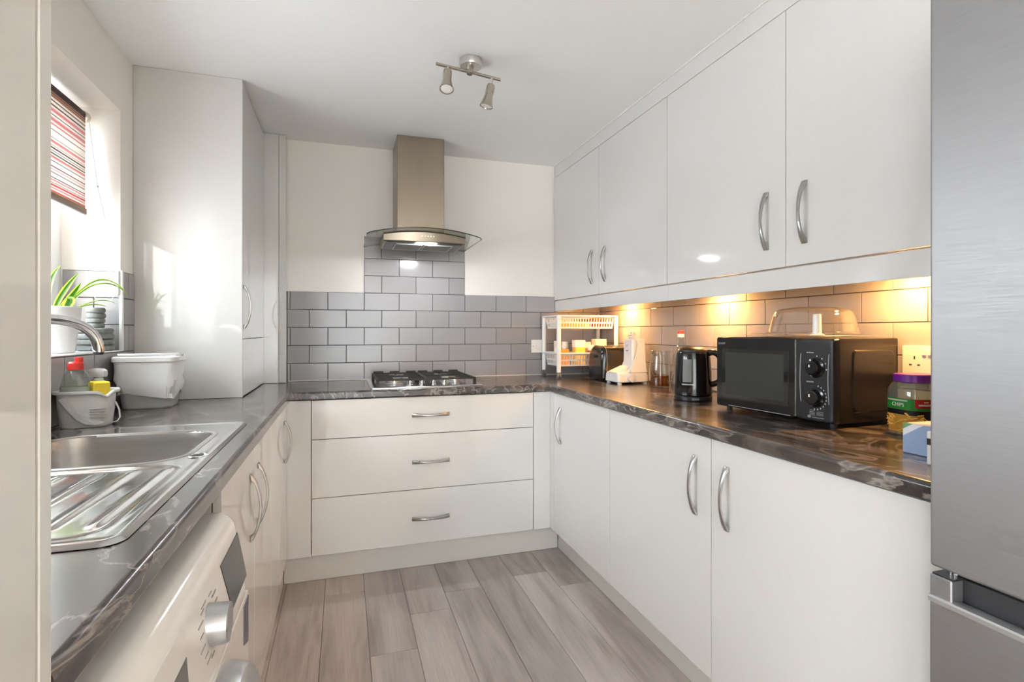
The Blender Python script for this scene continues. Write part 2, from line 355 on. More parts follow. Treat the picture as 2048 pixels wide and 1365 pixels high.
# ================================================================== THE ROOM
YR = 0.0; YL0, XL0, XL1 = -3.6, -2.6, 2.6     # the open living room behind the camera
WY0, WY1, WZ0, WZ1 = 1.10, 2.403, 1.121, 2.052   # window opening in the left wall
PX = 0.093; PW = 0.1745
fl = struct('floor', box(box(BM(), (XL0 - 0.2, YL0 - 0.2, -0.05), (XL1 + 0.2, 0.05, -0.006)), (XW - 0.30, 0.05, -0.05), (XR + 0.2, YB + 0.2, -0.006)), 'underlay')
offs = [0.0, 0.62, 1.24, 0.31, 0.93, 0.15, 0.78]
for k in range(-4, 10):
    x0 = PX + k * PW; x1 = x0 + PW
    if x0 > 1.30 or x1 < -0.50: continue
    ends = {0: 2.003, 2: 2.393, -1: 2.52, 1: 2.25, 3: 1.62, 4: 2.45, 5: 2.29, -2: 1.7}.get(k, 2.1)
    y = ends
    while y > -1.2: y -= 1.28
    y += 0
    while y < 2.8:
        a, b = max(y, -1.2), min(y + 1.28, 2.80)
        if b - a > 0.02:
            p = obj('plank', box(BM(), (x0 + 0.0006, a + 0.0006, -0.006), (x1 - 0.0006, b - 0.0006, 0.0), 0.0012), 'plank', fl)
        y += 1.28
struct('ceiling', box(box(BM(), (XL0 - 0.2, YL0 - 0.2, H), (XL1 + 0.2, 0.05, H + 0.1)), (XW - 0.31, 0.05, H), (XR + 0.2, YB + 0.2, H + 0.1)), 'ceiling')
wb = struct('wall_back', box(BM(), (XW - 0.3, YB + 0.008, -0.05), (XR + 0.2, YB + 0.15, H + 0.05)), 'wall')
wr = struct('wall_right', box(BM(), (XR + 0.008, 0.05, -0.05), (XR + 0.15, YB + 0.1, H + 0.05)), 'wall')
bm = BM()
XO = -1.13
box(bm, (XO, -0.12, -0.05), (XW, YB + 0.1, WZ0)); box(bm, (XO, -0.12, WZ1), (XW, YB + 0.1, H + 0.05))
box(bm, (XO, -0.12, WZ0), (XW, WY0, WZ1)); box(bm, (XO, WY1, WZ0), (XW, YB + 0.1, WZ1))
wl = struct('wall_left', bm, 'wall')
# living room the kitchen opens into (behind the camera): plain walls, one wide window
obj('carpet', box(BM(), (XL0, YL0, -0.006), (XL1, -1.201, 0.0)), 'carpet', fl)
obj('carpet', box(BM(), (XL0, -1.2, -0.006), (-0.606, -0.12, 0.0)), 'carpet', fl); obj('carpet', box(BM(), (1.315, -1.2, -0.006), (XL1, 0.05, 0.0)), 'carpet', fl)
GX0, GX1, GZ0, GZ1 = -2.2, 0.9, 0.10, 2.16            # unseen glazed doors and sheer curtain, added for soft fill light
bm = BM()
box(bm, (XL0 - 0.15, YL0 - 0.15, -0.05), (GX0, YL0, H)); box(bm, (GX1, YL0 - 0.15, -0.05), (XL1 + 0.15, YL0, H)); box(bm, (GX0, YL0 - 0.15, GZ1), (GX1, YL0, H)); box(bm, (GX0, YL0 - 0.15, -0.05), (GX1, YL0, GZ0))
struct('wall_rear', bm, 'magnolia')
gd = struct('fill_door_1', box(BM(), (GX0, YL0 - 0.10, GZ0), (GX0 + 0.06, YL0 - 0.05, GZ1)), 'upvc')
for k in range(1, 3): obj('fill_door_stile', box(BM(), (GX0 + 1.033 * k - 0.04, YL0 - 0.10, GZ0), (GX0 + 1.033 * k + 0.04, YL0 - 0.05, GZ1)), 'upvc', gd)
for k in range(3): obj('pane', box(BM(), (GX0 + 1.033 * k + 0.06, YL0 - 0.078, GZ0), (GX0 + 1.033 * (k + 1) - 0.04, YL0 - 0.072, GZ1)), 'pane', gd)
bm = BM(); n = 160
va = [bm.verts.new((GX0 - 0.1 + (GX1 - GX0 + 0.2) * i / n, YL0 + 0.07 + 0.022 * math.sin(i * 0.9), 0.02)) for i in range(n + 1)]
vb = [bm.verts.new((v.co.x, v.co.y, 2.23)) for v in va]
for i in range(n): bm.faces.new((va[i], va[i + 1], vb[i + 1], vb[i]))
tag(obj('fill_curtain', bm, 'fill_voile'), 'white sheer curtain added out of view behind the camera for fill light', 'curtain')
struct('wall_front_left', box(BM(), (XL0, -0.22, -0.05), (XW - 0.01, -0.12, H)), 'magnolia')
struct('wall_front_right', box(BM(), (XR + 0.008, -0.05, -0.05), (XL1, 0.05, H)), 'magnolia')
struct('wall_living_right', box(BM(), (XL1, YL0, -0.05), (XL1 + 0.15, 0.06, H)), 'magnolia')
for nm, xa, xb, k, LY0w, LY1w, LZ0w, LZ1w in (('wall_living_left', XL0 - 0.15, XL0, 2, -2.8, -1.1, 0.4, 2.15),):
    bm = BM()
    box(bm, (xa, YL0, -0.05), (xb, 0.06, LZ0w)); box(bm, (xa, YL0, LZ1w), (xb, 0.06, H)); box(bm, (xa, YL0, LZ0w), (xb, LY0w, LZ1w)); box(bm, (xa, LY1w, LZ0w), (xb, 0.06, LZ1w))
    struct(nm, bm, 'magnolia')
    bm = BM(); xm = (xa + xb) / 2; x0_, x1_ = xm - 0.03, xm + 0.03
    box(bm, (x0_, LY0w, LZ0w), (x1_, LY0w + 0.06, LZ1w)); box(bm, (x0_, LY1w - 0.06, LZ0w), (x1_, LY1w, LZ1w)); box(bm, (x0_, LY0w, LZ0w), (x1_, LY1w, LZ0w + 0.06)); box(bm, (x0_, LY0w, LZ1w - 0.06), (x1_, LY1w, LZ1w)); box(bm, (x0_, (LY0w + LY1w) / 2 - 0.03, LZ0w), (x1_, (LY0w + LY1w) / 2 + 0.03, LZ1w))
    w_ = struct('window_%d' % k, bm, 'upvc')
    obj('pane', box(BM(), (xm - 0.003, LY0w + 0.06, LZ0w + 0.06), (xm + 0.003, LY1w - 0.06, LZ1w - 0.06)), 'pane', w_)

# ---- wall tiles, every tile its own piece
TW, TH, G = 0.203, 0.103, 0.0028
def tiles(wall, plane, c, depth, u0, u1, zbase, rows, off, z_top=None, pitch=TW, u_rows=None, sign=1):
    """plane 'y': wall at y=c, u runs along x; plane 'x': wall at x=c, u runs along y. depth: towards the room (signed)"""
    cache = {}
    for r in rows:
        z0, z1 = zbase + r * TH + G / 2, zbase + (r + 1) * TH - G / 2
        if z_top: z1 = min(z1, z_top)
        a0, a1 = (u_rows[r] if u_rows and r in u_rows else (u0, u1))
        k = math.floor((a0 - off) / pitch) - 1
        sh = 0.0 if r % 2 == 0 else pitch / 2
        while True:
            s = off + k * pitch + sh; e = s + pitch; k += 1
            if s >= a1: break
            s, e = max(s, a0), min(e, a1)
            if e - s < 0.012: continue
            w, h = e - s - G, z1 - z0
            key = (round(w, 4), round(h, 4))
            if key not in cache:
                bm = BM()
                if plane == 'y': box(bm, (-w / 2, 0, -h / 2), (w / 2, -depth, h / 2))
                else: box(bm, (0, -w / 2, -h / 2), (-depth, w / 2, h / 2))
                front = [ed for ed in bm.edges if all(abs(v.co[1 if plane == 'y' else 0]) < 1e-6 for v in ed.verts)]
                bmesh.ops.bevel(bm, geom=front, offset=0.0022, segments=2, affect='EDGES', profile=0.5)
                t = obj('tile', bm, 'tile', wall, local=True); cache[key] = t.data
            else:
                t = bpy.data.objects.new('tile', cache[key]); COL.objects.link(t); t.parent = wall
                wn = t.modifiers.new('weighted_normal', 'WEIGHTED_NORMAL'); wn.keep_sharp = True; wn.weight = 100
            jz = random.uniform(-0.0004, 0.0004)
            t.location = ((s + e) / 2, c + jz, (z0 + z1) / 2) if plane == 'y' else (c + jz, (s + e) / 2, (z0 + z1) / 2)
X0 = -0.2891
obj('grout', box(BM(), (-0.305, YB + 0.0035, ZW), (XR, YB + 0.0085, ZW + 5 * TH)), 'grout', wb)
obj('grout', box(BM(), (0.1185, YB + 0.0035, ZW + 5 * TH), (0.7245, YB + 0.0085, 1.76)), 'grout', wb)
tiles(wb, 'y', YB, -0.0075, -0.304, XR, ZW, range(5), X0)
tiles(wb, 'y', YB, -0.0075, X0 + 2 * TW + 0.001, X0 + 5 * TW - 0.001, ZW, range(5, 8), X0)
obj('grout', box(BM(), (XR + 0.0035, 0.60, ZW), (XR + 0.0085, YB, ZW + 5 * TH)), 'grout', wr)
tiles(wr, 'x', XR, -0.0075, 0.62, YB - 0.002, ZW + 0.006, range(5), 1.225 - 0.0, z_top=1.424, pitch=0.2125)
obj('grout', box(BM(), (XW - 0.0005, 0.56, ZW), (XW + 0.0035, WY1, WZ0)), 'grout', wl)
obj('grout', box(BM(), (XW - 0.0005, WY1, ZW), (XW + 0.0035, 2.5275, 1.429)), 'grout', wl)
tiles(wl, 'x', XW + 0.007, 0.0075, 0.57, 2.527, ZW + 0.003, range(5), 2.06, z_top=1.429, u_rows={0: (0.57, 2.527), 1: (0.57, 2.527), 2: (WY1 + 0.006, 2.527), 3: (WY1 + 0.006, 2.527), 4: (WY1 + 0.006, 2.527)})
obj('grout', box(BM(), (-1.005, WY1 - 0.0035, WZ0), (XW, WY1 + 0.0005, 1.429)), 'grout', wl)
tiles(wl, 'y', WY1 - 0.007, -0.0075, -1.005, XW + 0.004, 1.120, range(3), -1.21, z_top=1.429)
obj('tile_edge_trim', box(BM(), (XW - 0.002, WY1 - 0.009, WZ0), (XW + 0.0095, WY1 + 0.005, 1.432), 0.001), 'white', wl)
obj('sill_board', box(BM(), (-1.01, WY0, WZ0 - 0.001), (XW + 0.012, WY1 - 0.008, WZ0 + 0.004), 0.002), 'upvc', wl)
# thin sealant beads
obj('sealant', box(BM(), (-0.30, YB - 0.005, ZW), (XR, YB + 0.002, ZW + 0.006), 0.002), 'plinth', wb)

# ---- window in the left wall
XF = -1.01
bm = BM()
box(bm, (XF - 0.06, WY0, WZ0), (XF, WY0 + 0.055, WZ1), 0.004); box(bm, (XF - 0.06, WY1 - 0.055, WZ0), (XF, WY1, WZ1), 0.004)
box(bm, (XF - 0.06, WY0 + 0.0552, WZ1 - 0.055), (XF, WY1 - 0.0552, WZ1), 0.004); box(bm, (XF - 0.06, WY0 + 0.0552, WZ0), (XF, WY1 - 0.0552, WZ0 + 0.055), 0.004)
w = struct('window_1', bm, 'upvc')
for s0, s1 in ((WY0 + 0.05, 1.735), (1.745, WY1 - 0.05)):
    bm = BM(); z0, z1 = WZ0 + 0.05, WZ1 - 0.05
    box(bm, (XF - 0.045, s0, z0), (XF + 0.012, s0 + 0.05, z1), 0.006, 2); box(bm, (XF - 0.045, s1 - 0.05, z0), (XF + 0.012, s1, z1), 0.006, 2)
    box(bm, (XF - 0.045, s0 + 0.0502, z0), (XF + 0.012, s1 - 0.0502, z0 + 0.05), 0.006, 2); box(bm, (XF - 0.045, s0 + 0.0502, z1 - 0.05), (XF + 0.012, s1 - 0.0502, z1), 0.006, 2)
    sa = obj('sash', bm, 'upvc', w)
    bm = BM()
    for a, b in (((XF - 0.03, s0 + 0.05, z0 + 0.05), (XF - 0.002, s0 + 0.054, z1 - 0.05)), ((XF - 0.03, s1 - 0.054, z0 + 0.05), (XF - 0.002, s1 - 0.05, z1 - 0.05)),
                 ((XF - 0.03, s0 + 0.05, z0 + 0.05), (XF - 0.002, s1 - 0.05, z0 + 0.054)), ((XF - 0.03, s0 + 0.05, z1 - 0.054), (XF - 0.002, s1 - 0.05, z1 - 0.05))): box(bm, a, b)
    obj('gasket_gap_line', bm, 'rubber', sa)
    obj('pane', box(BM(), (XF - 0.02, s0 + 0.05, z0 + 0.05), (XF - 0.016, s1 - 0.05, z1 - 0.05)), 'pane', sa)

# ================================================================== WORKTOP
def edge_profile(front, back, sgn):
    """rounded front edge; returns outline (u, z) from back to front"""
    r = 0.012; pts = [(back, ZWB), (back, ZW)]
    for k in range(7):
        a = PI / 2 * k / 6; pts.append((front - sgn * (r - r * math.sin(a)), ZW - r + r * math.cos(a)))
    for k in range(4):
        a = PI / 2 * k / 3; pts.append((front - sgn * (0.005 - 0.005 * math.cos(a)), ZWB + 0.005 - 0.005 * math.sin(a)))
    return pts
wt = thing('worktop', 'dark marbled laminate worktop running around three sides of the kitchen', 'worktop', (0.4, 2.9, ZW))
bm = BM()
LY0 = 0.5445
prism(bm, edge_profile(XL, -0.300, 1), 'y', LY0, YF - 0.0)
box(bm, (XW + 0.0085, LY0, ZWB), (-0.748, YF, ZW)); box(bm, (-0.748, LY0, ZWB), (-0.300, 1.285, ZW)); box(bm, (-0.748, 1.745, ZWB), (-0.300, YF, ZW)); box(bm, (XW + 0.0085, YF, ZWB), (XL, YB - 0.0005, ZW))
obj('worktop_section', bm, 'worktop', wt)
bm = BM(); prism(bm, [(u, z) for u, z in edge_profile(YF, YB - 0.0005, -1)], 'x', XL, XRE)
obj('worktop_section', bm, 'worktop', wt)
bm = BM(); prism(bm, edge_profile(XRE, XR - 0.0005, -1), 'y', 0.685, YF); box(bm, (XRE, YF, ZWB), (XR - 0.0005, YB - 0.0005, ZW))
obj('worktop_section', bm, 'worktop', wt)

# ================================================================== FITTED UNITS
def bow_handle(door, c, along, normal, name='handle', L=0.19):
    """bow handle 190 mm long; wide flat ends, slim arched grip"""
    c, t, n = Vector(c), Vector(along).normalized(), Vector(normal).normalized(); w = t.cross(n)
    rings = []; K = 28
    for i in range(K + 1):
        s = -1 + 2 * i / K
        o = 0.004 + 0.026 * (1 - s * s) ** 0.85 if abs(s) < 1 else 0.004
        hw = 0.0052 + 0.0052 * abs(s) ** 1.7
        th = 0.0075 - 0.0015 * (1 - abs(s))
        inner = 0.0 if abs(s) > 0.80 else max(0.0, o - th)
        p = c + t * (s * L / 2)
        m = (inner + o) / 2
        prof = [(-hw * 0.8, inner), (hw * 0.8, inner), (hw, inner + 0.25 * (o - inner)), (hw * 0.86, o - 0.15 * (o - inner)), (hw * 0.4, o + 0.0008), (-hw * 0.4, o + 0.0008), (-hw * 0.86, o - 0.15 * (o - inner)), (-hw, inner + 0.25 * (o - inner))]
        rings.append([p + w * a + n * b for a, b in prof])
    return obj(name, loft(BM(), rings), 'handle', door)
GAP = 0.0015
def door_x(root, xf, y0, y1, z0, z1, sgn, name='door', th=0.018):
    """door whose face lies at x=xf and looks towards sgn*x"""
    return obj(name, box(BM(), (xf, y0 + GAP, z0 + GAP), (xf - sgn * th, y1 - GAP, z1 - GAP), 0.0015, 2), 'gloss', root)
ZT = ZWB - 0.004
# right-hand base units
r1 = thing('base_cabinet', 'single-door white gloss base cabinet in the corner beside the hob drawers', 'cabinet', (1.36, 2.32, 0))
obj('carcass', box(BM(), (XB + 0.020, 2.006, ZD), (XR - 0.01, 2.655, ZT)), 'carcass', r1)
dd = door_x(r1, XB, 2.004, 2.628, ZD, ZT, -1); bow_handle(dd, (XB, 2.540, 0.703), (0, 0, 1), (-1, 0, 0))
obj('filler_strip', box(BM(), (XB, 2.630, ZD), (XB + 0.018, YD + 0.017, ZT), 0.001), 'gloss', r1)
r2 = thing('base_cabinet', 'wide double-door white gloss base cabinet under the microwave', 'cabinet', (1.36, 1.35, 0))
obj('carcass', box(BM(), (XB + 0.020, 0.69, ZD), (XR - 0.01, 2.002, ZT)), 'carcass', r2)
dd = door_x(r2, XB, 1.356, 2.004, ZD, ZT, -1); bow_handle(dd, (XB, 1.432, 0.704), (0, 0, 1), (-1, 0, 0))
dd = door_x(r2, XB, 0.688, 1.356, ZD, ZT, -1); bow_handle(dd, (XB, 1.285, 0.703), (0, 0, 1), (-1, 0, 0))
# hob drawers on the back wall
dr = thing('drawer_unit', 'wide white gloss three-drawer unit below the gas hob', 'drawers', (0.41, 2.95, 0))
obj('carcass', box(BM(), (-0.14, YD + 0.020, ZD), (0.975, YB - 0.002, ZT)), 'carcass', dr)
ZS = [ZD, 0.3977, 0.6787, ZT]
for i in range(3):
    f = obj('drawer_front', box(BM(), (-0.146 + GAP, YD, ZS[i] + GAP), (0.9792 - GAP, YD + 0.018, ZS[i + 1] - GAP), 0.0015, 2), 'gloss', dr)
    zc = (0.251, 0.5375, 0.774)[i]
    bow_handle(f, (0.424, YD, zc), (1, 0, 0), (0, -1, 0))
obj('corner_panel', box(BM(), (XLD - 0.002, YD, ZD), (-0.1475, YD + 0.018, ZT), 0.001), 'gloss', dr)
obj('corner_panel', box(BM(), (0.981, YD, ZD), (XB - 0.0008, YD + 0.018, ZT), 0.001), 'gloss', dr)
# left-hand base units
l1 = thing('base_cabinet', 'glossy double-door base cabinet beside the washing machine', 'cabinet', (-0.53, 1.72, 0))
for a, b in (((XW + 0.012, 1.292, ZD), (XLD - 0.020, 1.310, ZT)), ((XW + 0.012, 2.095, ZD), (XLD - 0.020, 2.113, ZT)), ((XW + 0.012, 1.310, ZD), (XLD - 0.020, 2.095, ZD + 0.018)), ((XW + 0.012, 1.310, ZD + 0.018), (XW + 0.020, 2.095, ZT))):
    obj('carcass', box(BM(), a, b), 'whitecarc', l1)
dd = door_x(l1, XLD, 1.292, 1.739, ZD, ZT, 1); bow_handle(dd, (XLD, 1.668, 0.690), (0, 0, 1), (1, 0, 0))
dd = door_x(l1, XLD, 1.739, 2.115, ZD, ZT, 1); bow_handle(dd, (XLD, 1.810, 0.690), (0, 0, 1), (1, 0, 0))
l2 = thing('base_cabinet', 'glossy single-door base cabinet in the left corner by the hob drawers', 'cabinet', (-0.53, 2.39, 0))
obj('carcass', box(BM(), (XW + 0.012, 2.117, ZD), (XLD - 0.020, 2.655, ZT)), 'carcass', l2)
dd = door_x(l2, XLD, 2.115, 2.676, ZD, ZT, 1); bow_handle(dd, (XLD, 2.588, 0.695), (0, 0, 1), (1, 0, 0))
# kickboards
tag(obj('kickboard', box(BM(), (-0.268, YD + 0.020, 0.001), (1.128, YD + 0.036, ZD), 0.001), 'plinth'), 'pale grey kickboard under the hob drawers', 'kickboard')
tag(obj('kickboard', box(BM(), (1.130, 0.69, 0.001), (1.146, YD + 0.019, ZD), 0.001), 'plinth'), 'pale kickboard under the right-hand base cabinets', 'kickboard')
tag(obj('kickboard', box(BM(), (-0.286, 1.30, 0.001), (-0.270, YD + 0.019, ZD), 0.001), 'plinth'), 'kickboard under the left-hand base cabinets past the washing machine', 'kickboard')
# upper units
def upper(label, y0, ym, y1, h0, h1):
    u = thing('wall_cabinet', label, 'cabinet', (1.5, (y0 + y1) / 2, ZU), group='upper cabinets on the right wall')
    obj('carcass', box(BM(), (XU + 0.020, y0 + 0.001, ZU), (XR - 0.002, y1 - 0.001, 2.211)), 'whitecarc', u)
    dd = door_x(u, XU, y0, ym, ZU, 2.211, -1); bow_handle(dd, (XU, h0, 1.558), (0, 0, 1), (-1, 0, 0))
    dd = door_x(u, XU, ym, y1, ZU, 2.211, -1); bow_handle(dd, (XU, h1, 1.559), (0, 0, 1), (-1, 0, 0))
    obj('light_pelmet', box(BM(), (XU + 0.005, y0, ZP), (XU + 0.023, y1, ZU - 0.003), 0.001), 'gloss', u)
    obj('cornice_board', box(BM(), (XU + 0.001, y0, 2.2125), (XU + 0.019, y1, H - 0.004), 0.001), 'gloss', u)
    return u
uA = upper('pale gloss double wall cabinet nearest the cooker hood', 1.960, 2.600, YB - 0.002, 2.525, 2.681)
uB = upper('pale gloss double wall cabinet above the microwave, next to the fridge', 0.680, 1.3206, 1.960, 1.248, 1.399)
obj('filler_bead', box(BM(), (XU - 0.006, 0.68, H - 0.006), (XU + 0.02, YB, H), 0.002), 'whitem', uA)
def puck(y):
    p = thing('under_cabinet_light', {0: 'lit warm round light under the wall cabinet above the toaster', 1: 'lit warm round light under the wall cabinets above the kettle', 2: 'lit warm round light under the wall cabinet nearest the fridge'}[y[1]], 'light', (1.578, y[0], ZU), group='lights under the wall cabinets')
    obj('housing', lathe(BM(), [(0.032, -0.001), (0.034, -0.004), (0.034, -0.011), (0.027, -0.011)], seg=28), 'silver', p, local=True)
    obj('lens', lathe(BM(), [(0.026, -0.009), (0.026, -0.0125), (0.0, -0.0125)][:2] + [(0.001, -0.0130)], seg=28), 'lamp_y', p, local=True)
for i, y in enumerate((2.81, 1.98, 1.13)): puck((y, i))
tag(obj('cable_clip', prism(BM(), [(1.40, ZU), (1.43, ZU), (1.425, 1.335), (1.41, 1.338)], 'y', 2.03, 2.055), 'white'), 'small white cable clip hanging below the wall cabinets', 'clip')
# tall unit standing on the worktop by the window
TX, TY0, TY1 = -0.416, 2.5283, 3.166
t1 = thing('tall_cabinet', 'tall glossy pale cabinet standing on the worktop beside the window', 'cabinet', (-0.62, 2.85, ZW))
obj('end_panel', box(BM(), (XW + 0.0008, TY0, ZW + 0.0008), (TX - 0.001, TY0 + 0.018, H - 0.001), 0.001), 'gloss', t1)
obj('carcass', box(BM(), (XW + 0.0085, TY0 + 0.019, ZW + 0.001), (TX - 0.022, YB - 0.001, H - 0.002)), 'whitecarc', t1)
dd = door_x(t1, TX, TY0 + 0.001, TY1, 1.164, H - 0.012, 1); bow_handle(dd, (TX, 2.562, 1.305), (0, 0, 1), (1, 0, 0))
door_x(t1, TX, TY0 + 0.001, TY1, ZW + 0.003, 1.164, 1)
obj('filler_panel', box(BM(), (TX - 0.020, TY1 + 0.002, ZW + 0.001), (-0.341, TY1 + 0.020, H - 0.002), 0.001), 'gloss', t1)
obj('scribe_strip', box(BM(), (-0.3395, TY1 + 0.004, ZW + 0.001), (-0.3045, YB - 0.001, H - 0.002), 0.001), 'gloss', t1)
# tall unit close to the camera
t2 = thing('tall_cabinet', 'tall grey gloss cabinet at the very front beside the worktop end', 'cabinet', (-0.53, 0.22, 0))
obj('end_panel', box(BM(), (XW + 0.001, 0.523, 0.0005), (XL - 0.0008, 0.5418, H - 0.002), 0.001), 'gloss', t2)
obj('carcass', box(BM(), (XW + 0.001, -0.10, 0.001), (XL - 0.022, 0.522, H - 0.003)), 'whitecarc', t2)
door_x(t2, XL - 0.0015, -0.10, 0.5215, 0.13, H - 0.01, 1)

# ================================================================== FRIDGE
FX = 1.0
fr = thing('fridge_freezer', 'brushed steel fridge freezer at the right edge of the view', 'fridge', (1.33, 0.37, 0))
obj('body', box(BM(), (FX + 0.062, 0.075, 0.012), (XR - 0.02, 0.670, 1.84), 0.004), 'greypd', fr)
obj('upper_door', box(BM(), (FX, 0.073, 0.778), (FX + 0.055, 0.672, 1.85), 0.006, 3), 'fridge', fr)
ld = obj('lower_door', box(BM(), (FX, 0.073, 0.06), (FX + 0.055, 0.672, 0.722), 0.004, 2), 'fridge', fr)
obj('handle_recess', box(BM(), (FX + 0.032, 0.075, 0.722), (FX + 0.055, 0.672, 0.763), 0.001), 'darksteel', ld)
obj('end_cap', box(BM(), (FX + 0.001, 0.636, 0.7225), (FX + 0.0315, 0.672, 0.7635), 0.002), 'fridge', ld)
prf = [(FX - 0.003, 0.716), (FX - 0.003, 0.7235), (FX - 0.001, 0.7265), (FX + 0.010, 0.7275), (FX + 0.0315, 0.722), (FX + 0.0315, 0.716)]
obj('handle_lip', loft(BM(), [[(x, 0.075, z) for x, z in prf], [(x, 0.672, z) for x, z in prf]]), 'silver', ld)
obj('hinge', cyl(BM(), (FX + 0.030, 0.650, 0.764), (FX + 0.030, 0.650, 0.778), 0.010), 'chrome', fr)
obj('hinge_plate', box(BM(), (FX + 0.004, 0.634, 0.764), (FX + 0.054, 0.670, 0.7665), 0.001), 'darksteel', fr)
obj('foot', box(BM(), (FX + 0.06, 0.09, 0.0), (FX + 0.10, 0.65, 0.012)), 'darksteel', fr)

# ================================================================== WASHING MACHINE
WMX, WY_0, WY_1, WZ = -0.185, 0.590, 1.190, 0.838
wm = thing('washing_machine', 'white front-loading washing machine under the worktop', 'washing machine', (-0.45, 0.89, 0))
def wm_face(z):                       # control panel leans back towards the top
    if z < 0.672: return WMX
    return WMX - 0.022 * ((z - 0.672) / 0.15) ** 1.2
rings = []
prof = [(-0.74, 0.02), (WMX - 0.006, 0.02), (WMX, 0.03), (WMX, 0.40), (WMX, 0.668)]
bm = BM()
loft(bm, [[(x, y, z) for x, z in [(-0.72, 0.02), (WMX - 0.004, 0.02), (WMX, 0.026), (WMX, 0.30), (WMX, 0.60), (WMX, 0.6685), (-0.72, 0.6685)]] for y in (WY_0, WY_0 + 0.004, WY_1 - 0.004, WY_1)])
obj('body', bm, 'white_g', wm)
pp = [(-0.72, 0.670), (WMX - 0.003, 0.670), (WMX - 0.001, 0.674)] + [(wm_face(z), z) for z in (0.69, 0.72, 0.75, 0.78, 0.80)]
cxx, czz = wm_face(0.80), 0.80
for k in range(1, 8):
    a = PI / 2 * k / 7; pp.append((cxx - 0.036 + 0.036 * math.cos(a), czz + (WZ - czz) * math.sin(a)))
pp.append((-0.72, WZ))
def scale_ring(y, f):                 # soften the far and near ends
    return [(x if x < -0.7 else x - f, y, z if z < 0.68 else z - f * 0.7) for x, z in pp]
bm = loft(BM(), [scale_ring(WY_0, 0.012), scale_ring(WY_0 + 0.004, 0.004), scale_ring(WY_0 + 0.014, 0), scale_ring(WY_1 - 0.03, 0), scale_ring(WY_1 - 0.012, 0.003), scale_ring(WY_1 - 0.003, 0.010), scale_ring(WY_1, 0.018)])
obj('control_panel', bm, 'white_g', wm)
def wm_patch(name, yz, mat, lift=0.0012, parent=wm, n=6):
    """thin plate that follows the leaning panel; yz = four corners, subdivided"""
    (a, b, c, d_) = [Vector((0, y, z)) for y, z in yz]; rows = []
    for i in range(n + 1):
        row = []
        for j in range(n + 1):
            u, v = i / n, j / n
            p = (a * (1 - u) + b * u) * (1 - v) + (d_ * (1 - u) + c * u) * v
            row.append(p)
        rows.append(row)
    bm = BM()
    V = [[bm.verts.new((wm_face(p.z) + lift, p.y, p.z)) for p in r] for r in rows]
    W = [[bm.verts.new((wm_face(p.z) - 0.004, p.y, p.z)) for p in r] for r in rows]
    for i in range(n):
        for j in range(n):
            bm.faces.new((V[i][j], V[i + 1][j], V[i + 1][j + 1], V[i][j + 1])); bm.faces.new((W[i][j], W[i][j + 1], W[i + 1][j + 1], W[i + 1][j]))
    for i in range(n):
        bm.faces.new((V[i][0], W[i][0], W[i + 1][0], V[i + 1][0])); bm.faces.new((V[i][n], V[i + 1][n], W[i + 1][n], W[i][n]))
        bm.faces.new((V[0][i], V[0][i + 1], W[0][i + 1], W[0][i])); bm.faces.new((V[n][i], W[n][i], W[n][i + 1], V[n][i + 1]))
    return obj(name, bm, mat, parent)
wm_patch('display', [(1.015, 0.793), (1.168, 0.795), (1.182, 0.702), (1.040, 0.702)], 'display')
kc = Vector((wm_face(0.745), 0.914, 0.745))
kn = obj('program_knob', tube(BM(), [kc - Vector((0.004, 0, 0)), kc + Vector((0.020, 0, 0)), kc + Vector((0.026, 0, 0)), kc + Vector((0.0265, 0, 0)), kc + Vector((0.019, 0, 0))], [0.031, 0.030, 0.0285, 0.0235, 0.0225], 36), 'silver', wm)
obj('knob_centre', cyl(BM(), kc + Vector((0.015, 0, 0)), kc + Vector((0.0195, 0, 0)), 0.022, 0.022, 32), 'white', kn)
bm = BM()
for a in range(0, 360, 24):
    t = math.radians(a); r0 = 0.040
    y, z = kc.y + r0 * math.cos(t), kc.z + r0 * math.sin(t); L = 0.018 if a % 48 else 0.026
    s = 1 if math.cos(t) > 0 else -1
    if z > 0.795 or z < 0.69 or (s > 0 and y + L > 1.01): continue
    box(bm, (wm_face(z) - 0.002, y, z - 0.0012), (wm_face(z) + 0.0006, y + s * L, z + 0.0012))
obj('program_marks', bm, 'printg', wm, kind='stuff')
dw = wm_patch('detergent_drawer', [(0.605, 0.806), (0.788, 0.806), (0.788, 0.700), (0.605, 0.700)], 'white_g', 0.0022)
wm_patch('drawer_grip', [(0.660, 0.770), (0.786, 0.770), (0.776, 0.737), (0.660, 0.737)], 'greypd', 0.003, dw, 3)
wm_patch('energy_sticker', [(1.135, 0.660), (1.186, 0.660), (1.186, 0.565), (1.135, 0.585)], 'bluel', 0.0008)
DC = Vector((WMX, 0.890, 0.445)); R0 = 0.222
MX = Matrix(((0, 0, 1), (1, 0, 0), (0, 1, 0))).to_4x4()
def wring(prof, mat, name, parent):
    return obj(name, lathe(BM(), prof, DC, 64, cap=False, M=MX.to_3x3()), mat, parent)
dor = obj('door_ring', lathe(BM(), [(R0, -0.003), (R0, 0.012), (R0 - 0.008, 0.034), (R0 - 0.030, 0.046), (R0 - 0.050, 0.048), (R0 - 0.062, 0.040), (R0 - 0.064, -0.003)], DC, 64, cap=False, M=MX.to_3x3()), 'silver', wm)
obj('door_trim', lathe(BM(), [(R0 - 0.052, 0.046), (R0 - 0.054, 0.052), (R0 - 0.066, 0.052), (R0 - 0.070, 0.040)], DC, 64, cap=False, M=MX.to_3x3()), 'white_g', dor)
obj('door_glass', lathe(BM(), [(R0 - 0.066, 0.042), (R0 - 0.085, 0.030), (0.06, 0.012), (0.004, 0.008)], DC, 48, M=MX.to_3x3()), 'display', dor)
